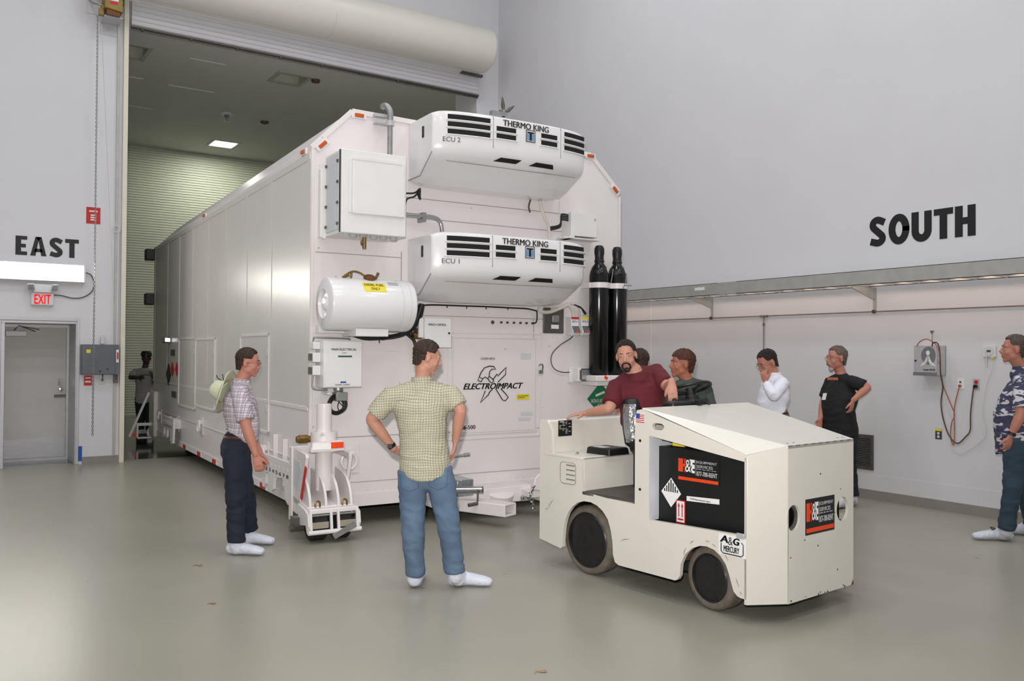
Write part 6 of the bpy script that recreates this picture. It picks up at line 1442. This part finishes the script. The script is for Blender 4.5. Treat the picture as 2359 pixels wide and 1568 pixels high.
# 2 ---- the man with the hat on his back
L2 = 'man in white and purple checked shirt and dark jeans standing in profile at left'
BF[L2] = wv(1, 0, 0)
n0, n1 = onz(533, 1276), onz(588, 1280); m0, m1 = onz(560, 1252), onz(606, 1246)
M_pl2 = plaid('purple_check_cotton', (204, 198, 202), (112, 102, 126), (140, 104, 108), 46, 46, rot=YAW+.3, w1=.26, wz=.26)
r2 = person(L2, 7.3, dict(head=(572, 836, 0), neck=(556, 880, 0), sa=(553, 903, .17), sb=(553, 906, -.19), ha=(545, 1034, .09), hb=(543, 1034, -.10), ka=(566, 1140, .13), kb=(543, 1146, -.14), aa=(574, 1226, .24), ab=(543, 1256, -.16),
    ea=(568, 985, .27), wa=(600, 1045, .25), eb=(568, 984, -.26), wb=(590, 1048, -.26)), (.98, .08, -.14), SK1, HB, M_pl2, JD, belly=.045, tuck=True, voxel=.0055, girth=1.02,
    feet={'a': (m0, m0+wv(.27, -.03, 0)), 'b': (n0, n0+wv(.27, -.04, 0))}, hands={'b': dict(dr=wv(.22, .0, -1), palm=wv(-.2, .9, 0), side=wv(.9, .1, 0), curl=30), 'a': dict(dr=wv(.22, .0, -1), palm=wv(-.2, -.9, 0), side=wv(.9, .1, 0), curl=30)}, glasses=True, hairstyle='receding')
bd, P2_, R2, K2 = r2
bb = B(); bb.lathe([(.072, -.03), (.078, .0), (.074, .028), (.068, .03)], P2_['neck']+K2['up']*.0, K2['up'], 24); child(bb, 'shirt_collar', M_pl2, bd)
# the hat hanging behind his shoulders
hc = atd(520, 903, 7.28); hn = wv(-.94, .1, .30).normalized(); hu = (EZ-hn*EZ.dot(hn)).normalized(); hv = hn.cross(hu)
M_hat = mat('pale_green_canvas', (196, 198, 172), .8, var=.04, scale=14, bump=.4, bscale=30)
H_ = empty('sun_hat', hc); tag(H_, 'wide brimmed pale green canvas hat hanging on the back of the profile man', 'hat')
b = B(); n = 40; rs = []
for r_, h_, w_ in ((.085, .012, 0), (.12, .005, .2), (.16, -.002, .8), (.19, -.010, 1.6)):
    rs.append([(hu*r_*cos(2*pi*k/n)*1.0+hv*r_*.85*sin(2*pi*k/n)+hn*(h_+.012*w_*cos(4*pi*k/n))) for k in range(n)])
b.rings(rs, cap=False); o = b.build('brim', M_hat, H_, ang=60); sl = o.modifiers.new('s', 'SOLIDIFY'); sl.thickness = .006
b = B(); rs = []
for r_, h_ in ((.088, .005), (.086, .05), (.078, .095), (.068, .115), (.045, .11), (.02, .098)): rs.append([(hu*r_*cos(2*pi*k/n)+hv*r_*.82*sin(2*pi*k/n)+hn*(h_+.006*sin(6*pi*k/n))) for k in range(n)])
b.rings(rs); b.build('crown', M_hat, H_, ang=60)
b = B(); b.rings([[(hu*r_*cos(2*pi*k/n)+hv*r_*.82*sin(2*pi*k/n)+hn*h_) for k in range(n)] for r_, h_ in ((.092, .008), (.0915, .03))], cap=False); o = b.build('hat_band', mat('hat_band', (170, 176, 140), .8), H_); sl = o.modifiers.new('s', 'SOLIDIFY'); sl.thickness = .004
b = B(); b.tube([hu*.078+hn*.04, hu*.11+hn*.06, hu*.135+hn*.075], .004, 6); b.tube([hu*.078+hn*.04, hu*.088+hn*.10, hu*.11+hn*.125], .004, 6); b.build('cord', M_ink, H_)
# 3 ---- the driver
L3 = 'man with goatee in maroon tee shirt sitting at the wheel of the tractor'
BF[L3] = wv(-.1, -1, 0)
def gl(l, s, z): return GO+GL*l+GB*s+V((0, 0, z))
zc = 6.86
ps = dict(head=(1443, 820, 0), neck=(1464, 860, .03), sa=(1421, 889, .04), sb=(1510, 856, .11), ha=(1468, 972, .05), hb=(1508, 968, .05),
    ea=(1404, 941, -.08), wa=(1350, 951, .12), eb=(1540, 893, -.12), wb=(1547, 880, -.34))
ps['ka'] = gl(.48, post+.12, flr+.43); ps['kb'] = gl(.84, post+.12, flr+.43); ps['aa'] = gl(.48, post+.12, flr+.09); ps['ab'] = gl(.84, post+.17, flr+.09)
r3 = person(L3, zc, ps, (-.24, -.95, -.16), SK2, HD, mat('maroon_cotton', (88, 18, 30), .85, var=.12, scale=5, bump=.5, bscale=9), JL, belly=.02, hemdrop=.0, voxel=.0055, root=gl(.8, post+.25, 0),
    hands={'a': dict(dr=wv(-1, -.05, -.12), palm=wv(.0, 0, -1), side=wv(-.2, -1, 0), curl=16, thumb=50, s=1.02), 'b': dict(dr=wv(.06, -.22, -1), palm=wv(.1, 1, 0), side=wv(-1, 0, 0), curl=20, thumb=22, s=1.0)}, beard='goatee', girth=1.12, roll=-.12, hairstyle='receding', head_s=1.02, neck_r=.064)
bd, P3_, R3, K3 = r3
for a_ in 'ab':
    p = P3_['a'+a_]; bb = B(); dvec = -GB; etube(bb, [p+V((0, 0, -.04))-dvec*.06, p+V((0, 0, -.045))+dvec*.04, p+V((0, 0, -.055))+dvec*.10], [(.045, .04), (.048, .035), (.04, .022)], GL); child(bb, 'shoe_cover', COV, bd)
# 4 ---- person in dark green behind the wheel
L4 = 'person with auburn hair in dark green vee neck tee shirt behind the steering wheel'
BF[L4] = wv(-.4, -1, 0)
M_dg = mat('dark_green_cotton', (64, 74, 66), .85, var=.08, scale=5, bump=.4, bscale=10)
g0 = 817+1.68*245
person(L4, 8.1, dict(head=(1571, 839, 0), neck=(1584, 881, 0), sa=(1547, 897, -.05), sb=(1622, 890, .06), ha=(1568, 1012, 0), hb=(1606, 1010, 0), ka=(1568, 1118, 0), kb=(1606, 1118, 0), aa=(1568, g0-20, 0), ab=(1606, g0-20, 0),
    ea=(1532, 955, -.08), wa=(1536, 1010, -.12), eb=(1636, 952, .02), wb=(1640, 1005, -.05)), (-.96, -.16, .02), SK3, HR_, M_dg, JD, voxel=.007, head_s=1.12, hairstyle='fringe', neck_r=.06, feet='auto')
# 5 ---- mostly hidden person behind the driver
L5 = 'barely visible dark haired person standing hidden behind the driver'
BF[L5] = wv(0, 1, 0)
g0 = 816+1.68*236
person(L5, 8.42, dict(head=(1473, 834, 0), neck=(1473, 874, 0), sa=(1440, 888, 0), sb=(1506, 888, 0), ha=(1455, 1000, 0), hb=(1490, 1000, 0), ka=(1455, 1105, 0), kb=(1490, 1105, 0), aa=(1455, g0-20, 0), ab=(1490, g0-20, 0),
    ea=(1428, 945, 0), wa=(1428, 1000, -.05), eb=(1502, 945, 0), wb=(1500, 1000, -.05)), (-.2, 1, 0), SK2, HB, M_dg, JD, voxel=.008, hairstyle='long', feet='auto')
# 6 ---- man in white shirt, hand at his face
L6 = 'man in white long sleeve shirt and glasses holding one hand to his nose'
BF[L6] = wv(-.9, -.4, 0)
g0 = 820+1.68*221
r6 = person(L6, 9.0, dict(head=(1768, 836, 0), neck=(1784, 864, 0), sa=(1770, 881, .12), sb=(1803, 882, -.12), ha=(1776, 968, .08), hb=(1796, 968, -.06), ka=(1776, 1070, .08), kb=(1796, 1070, -.06), aa=(1776, g0-18, .08), ab=(1796, g0-18, -.06),
    ea=(1758, 935, .10), wa=(1754, 960, -.02), eb=(1782, 912, -.30), wb=(1764, 880, -.20)), (-.80, -.28, -.45), SK1, HD, mat('white_oxford_cloth', (226, 228, 236), .8, var=.03, bump=.6, bscale=12), mat('tan_twill', (112, 102, 82), .85, var=.06),
    hands={'a': None, 'b': dict(dr=wv(-.25, .05, 1), palm=wv(.6, .5, 0), side=wv(.5, -.5, .3), curl=55)}, sleeve='long', tuck=True, glasses=True, belly=.05, voxel=.007, head_s=1.12, girth=1.05, feet='auto')
collar(r6[0], r6[1], r6[3], bpy.data.materials['white_oxford_cloth'])
# 7 ---- man in black tee with white beard
L7 = 'man with grey goatee in black tee shirt with lanyard badge, hand on hip'
BF[L7] = wv(-.9, -.4, 0)
M_blk = mat('black_cotton', (17, 17, 19), .85, var=.1, scale=5, bump=.3, bscale=10)
fa, fb = onz(1948, 1168), onz(1966, 1163)
r7 = person(L7, 9.62, dict(head=(1927, 826, 0), neck=(1938, 861, 0), sa=(1915, 878, .12), sb=(1960, 878, -.12), ha=(1926, 990, .08), hb=(1950, 990, -.08), ka=(1930, 1080, .06), kb=(1956, 1080, -.08), aa=(1940, 1148, .05), ab=(1963, 1146, -.08),
    ea=(1898, 925, .1), wa=(1890, 965, .0), eb=(1999, 892, -.22), wb=(1965, 922, -.30)), (-.93, -.22, -.02), SK1, HG, M_blk, JD, beard='full', glasses=True, belly=.05, hemdrop=.10, voxel=.007, head_s=1.14, girth=1.2,
    feet={'a': (fa, fa+wv(-.22, -.16, 0)), 'b': (fb, fb+wv(-.22, -.16, 0))}, hands={'a': None, 'b': dict(dr=wv(-.15, .1, -1), palm=wv(-.6, .7, 0), side=wv(-.8, -.5, 0), curl=25)}, shoe_m=mat('white_trainer', (222, 222, 226), .6))
bd, P7, R7, K7 = r7
g = atd(1899, 913, 9.35)-R7; bb = B(); bb.obox(g, HR*.022+HF*.006, HF*.003, EZ*.036+HR*.008); child(bb, 'badge', M_paper, bd)
bb = B(); bb.tube([P7['neck']+wv(-.05, -.07, -.02), P7['neck']+wv(-.12, -.17, -.14), g+EZ*.03], .004, 6); child(bb, 'lanyard', M_black, bd)
bb = B(); c_ = atd(1918, 872, 9.42)-R7; bb.obox(c_, wv(.05, -.02, 0), wv(0, .004, 0), wv(0, 0, .014)); child(bb, 'shirt_print', mat('shirt_print_ink', (170, 90, 60), .7, var=.5, scale=90), bd)
# 8 ---- man in the patterned shirt at the right edge
L8 = 'man in blue shirt patterned with white fish at the right edge'
BF[L8] = wv(-1, .15, 0)
M_fish = mat('fish_print_cotton', (60, 62, 88), .8, var=.08); nt = M_fish.node_tree; n = nt.nodes; L = nt.links
tc = n.new('ShaderNodeTexCoord'); mp = n.new('ShaderNodeMapping'); mp.inputs['Scale'].default_value = (9, 9, 22); mp.inputs['Rotation'].default_value = (.15, .2, 0); L.new(tc.outputs['Object'], mp.inputs[0])
nz = n.new('ShaderNodeTexNoise'); nz.inputs['Scale'].default_value = 1.15; nz.inputs['Detail'].default_value = 1.5; nz.inputs['Distortion'].default_value = .6; L.new(mp.outputs[0], nz.inputs['Vector'])
cr = n.new('ShaderNodeValToRGB'); cr.color_ramp.elements[0].position = .535; cr.color_ramp.elements[1].position = .56; L.new(nz.outputs[0], cr.inputs[0])
mx = n.new('ShaderNodeMix'); mx.data_type = 'RGBA'; pb = n['Principled BSDF']; L.new(cr.outputs[0], mx.inputs[0]); L.new(pb.inputs['Base Color'].links[0].from_socket, mx.inputs[6]); mx.inputs[7].default_value = lin((206, 202, 208))+(1,); L.new(mx.outputs[2], pb.inputs['Base Color'])
n0 = onz(2322, 1244); m0 = onz(2378, 1232)
r8 = person(L8, 7.86, dict(head=(2336, 805, 0), neck=(2352, 850, 0), sa=(2352, 880, .17), sb=(2356, 880, -.19), ha=(2350, 1020, .09), hb=(2348, 1020, -.09), ka=(2362, 1125, .1), kb=(2332, 1120, -.1), aa=(2380, 1210, .16), ab=(2318, 1224, -.05),
    ea=(2372, 960, .28), wa=(2350, 1010, .26), eb=(2352, 955, -.27), wb=(2328, 1004, -.25)), (-.93, .30, .02), SK1, HS, M_fish, JM, belly=.07, hemdrop=.07, girth=1.15, voxel=.006, head_s=1.08,
    feet={'a': (m0, m0+wv(-.27, .05, 0)), 'b': (n0, n0+wv(-.30, .02, 0))}, hands={'a': None, 'b': dict(dr=wv(-.2, .1, -1), palm=wv(-.3, .9, 0), side=wv(-.9, -.2, 0), curl=35)})
bd, P8, R8, K8 = r8
collar(bd, P8, K8, M_fish)
q = P8['wb'].lerp(P8['eb'], .10); ax = (P8['wb']-P8['eb']).normalized(); bb = B(); bb.lathe([(.032, -.014), (.036, -.012), (.036, .012), (.032, .014)], q, ax, 18); child(bb, 'wristwatch', M_black, bd)
bb = B()
fb_ = feet_b = n0-R8; d_ = wv(-.30, .02, 0)
bb.tube([fb_+d_*.45+EZ*.10, fb_+d_*.55+EZ*.12+HF*-.02, fb_+d_*.42+EZ*.11+HF*-.03, fb_+d_*.5+EZ*.09], .004, 6, smooth=3); child(bb, 'shoe_lace', M_ink, bd)
# 9 ---- worker by the far end of the transporter
L9 = 'worker in grey tee shirt and black cap holding a steel bar behind the transporter'
BF[L9] = wv(.3, -1, 0)
fa, fb = onz(322, 1000), onz(343, 1004)
r9 = person(L9, 17.2, dict(head=(337, 826, 0), neck=(334, 848, 0), sa=(313, 856, 0), sb=(353, 858, 0), ha=(323, 918, 0), hb=(343, 918, 0), ka=(324, 958, 0), kb=(344, 958, 0), aa=(322, 991, 0), ab=(346, 994, 0),
    ea=(300, 869, -.05), wa=(320, 869, -.25), eb=(358, 884, -.05), wb=(352, 866, -.25)), (.3, -.9, -.4), SK4, HD, mat('grey_marl_cotton', (150, 148, 148), .85, var=.08), mat('black_denim', (24, 26, 32), .85), voxel=.010, head_s=1.05,
    feet={'a': (fa, fa+wv(.08, -.24, 0)), 'b': (fb, fb+wv(.1, -.24, 0))})
bd, P9, R9, K9 = r9
q0, q1 = atd(322, 863, 16.9), atd(357, 862, 16.9); bb = B(); bb.tube([q0, q1], .018, 8); tag(bb.build('steel_bar', M_steel), 'short steel bar held level by the worker at the rear', 'bar')
bb = B(); bb.lathe([(.12, .05), (.10, .052), (.105, .10), (.08, .15), (0, .165)], P9['head'], EZ, 20); child(bb, 'cap', M_black, bd)
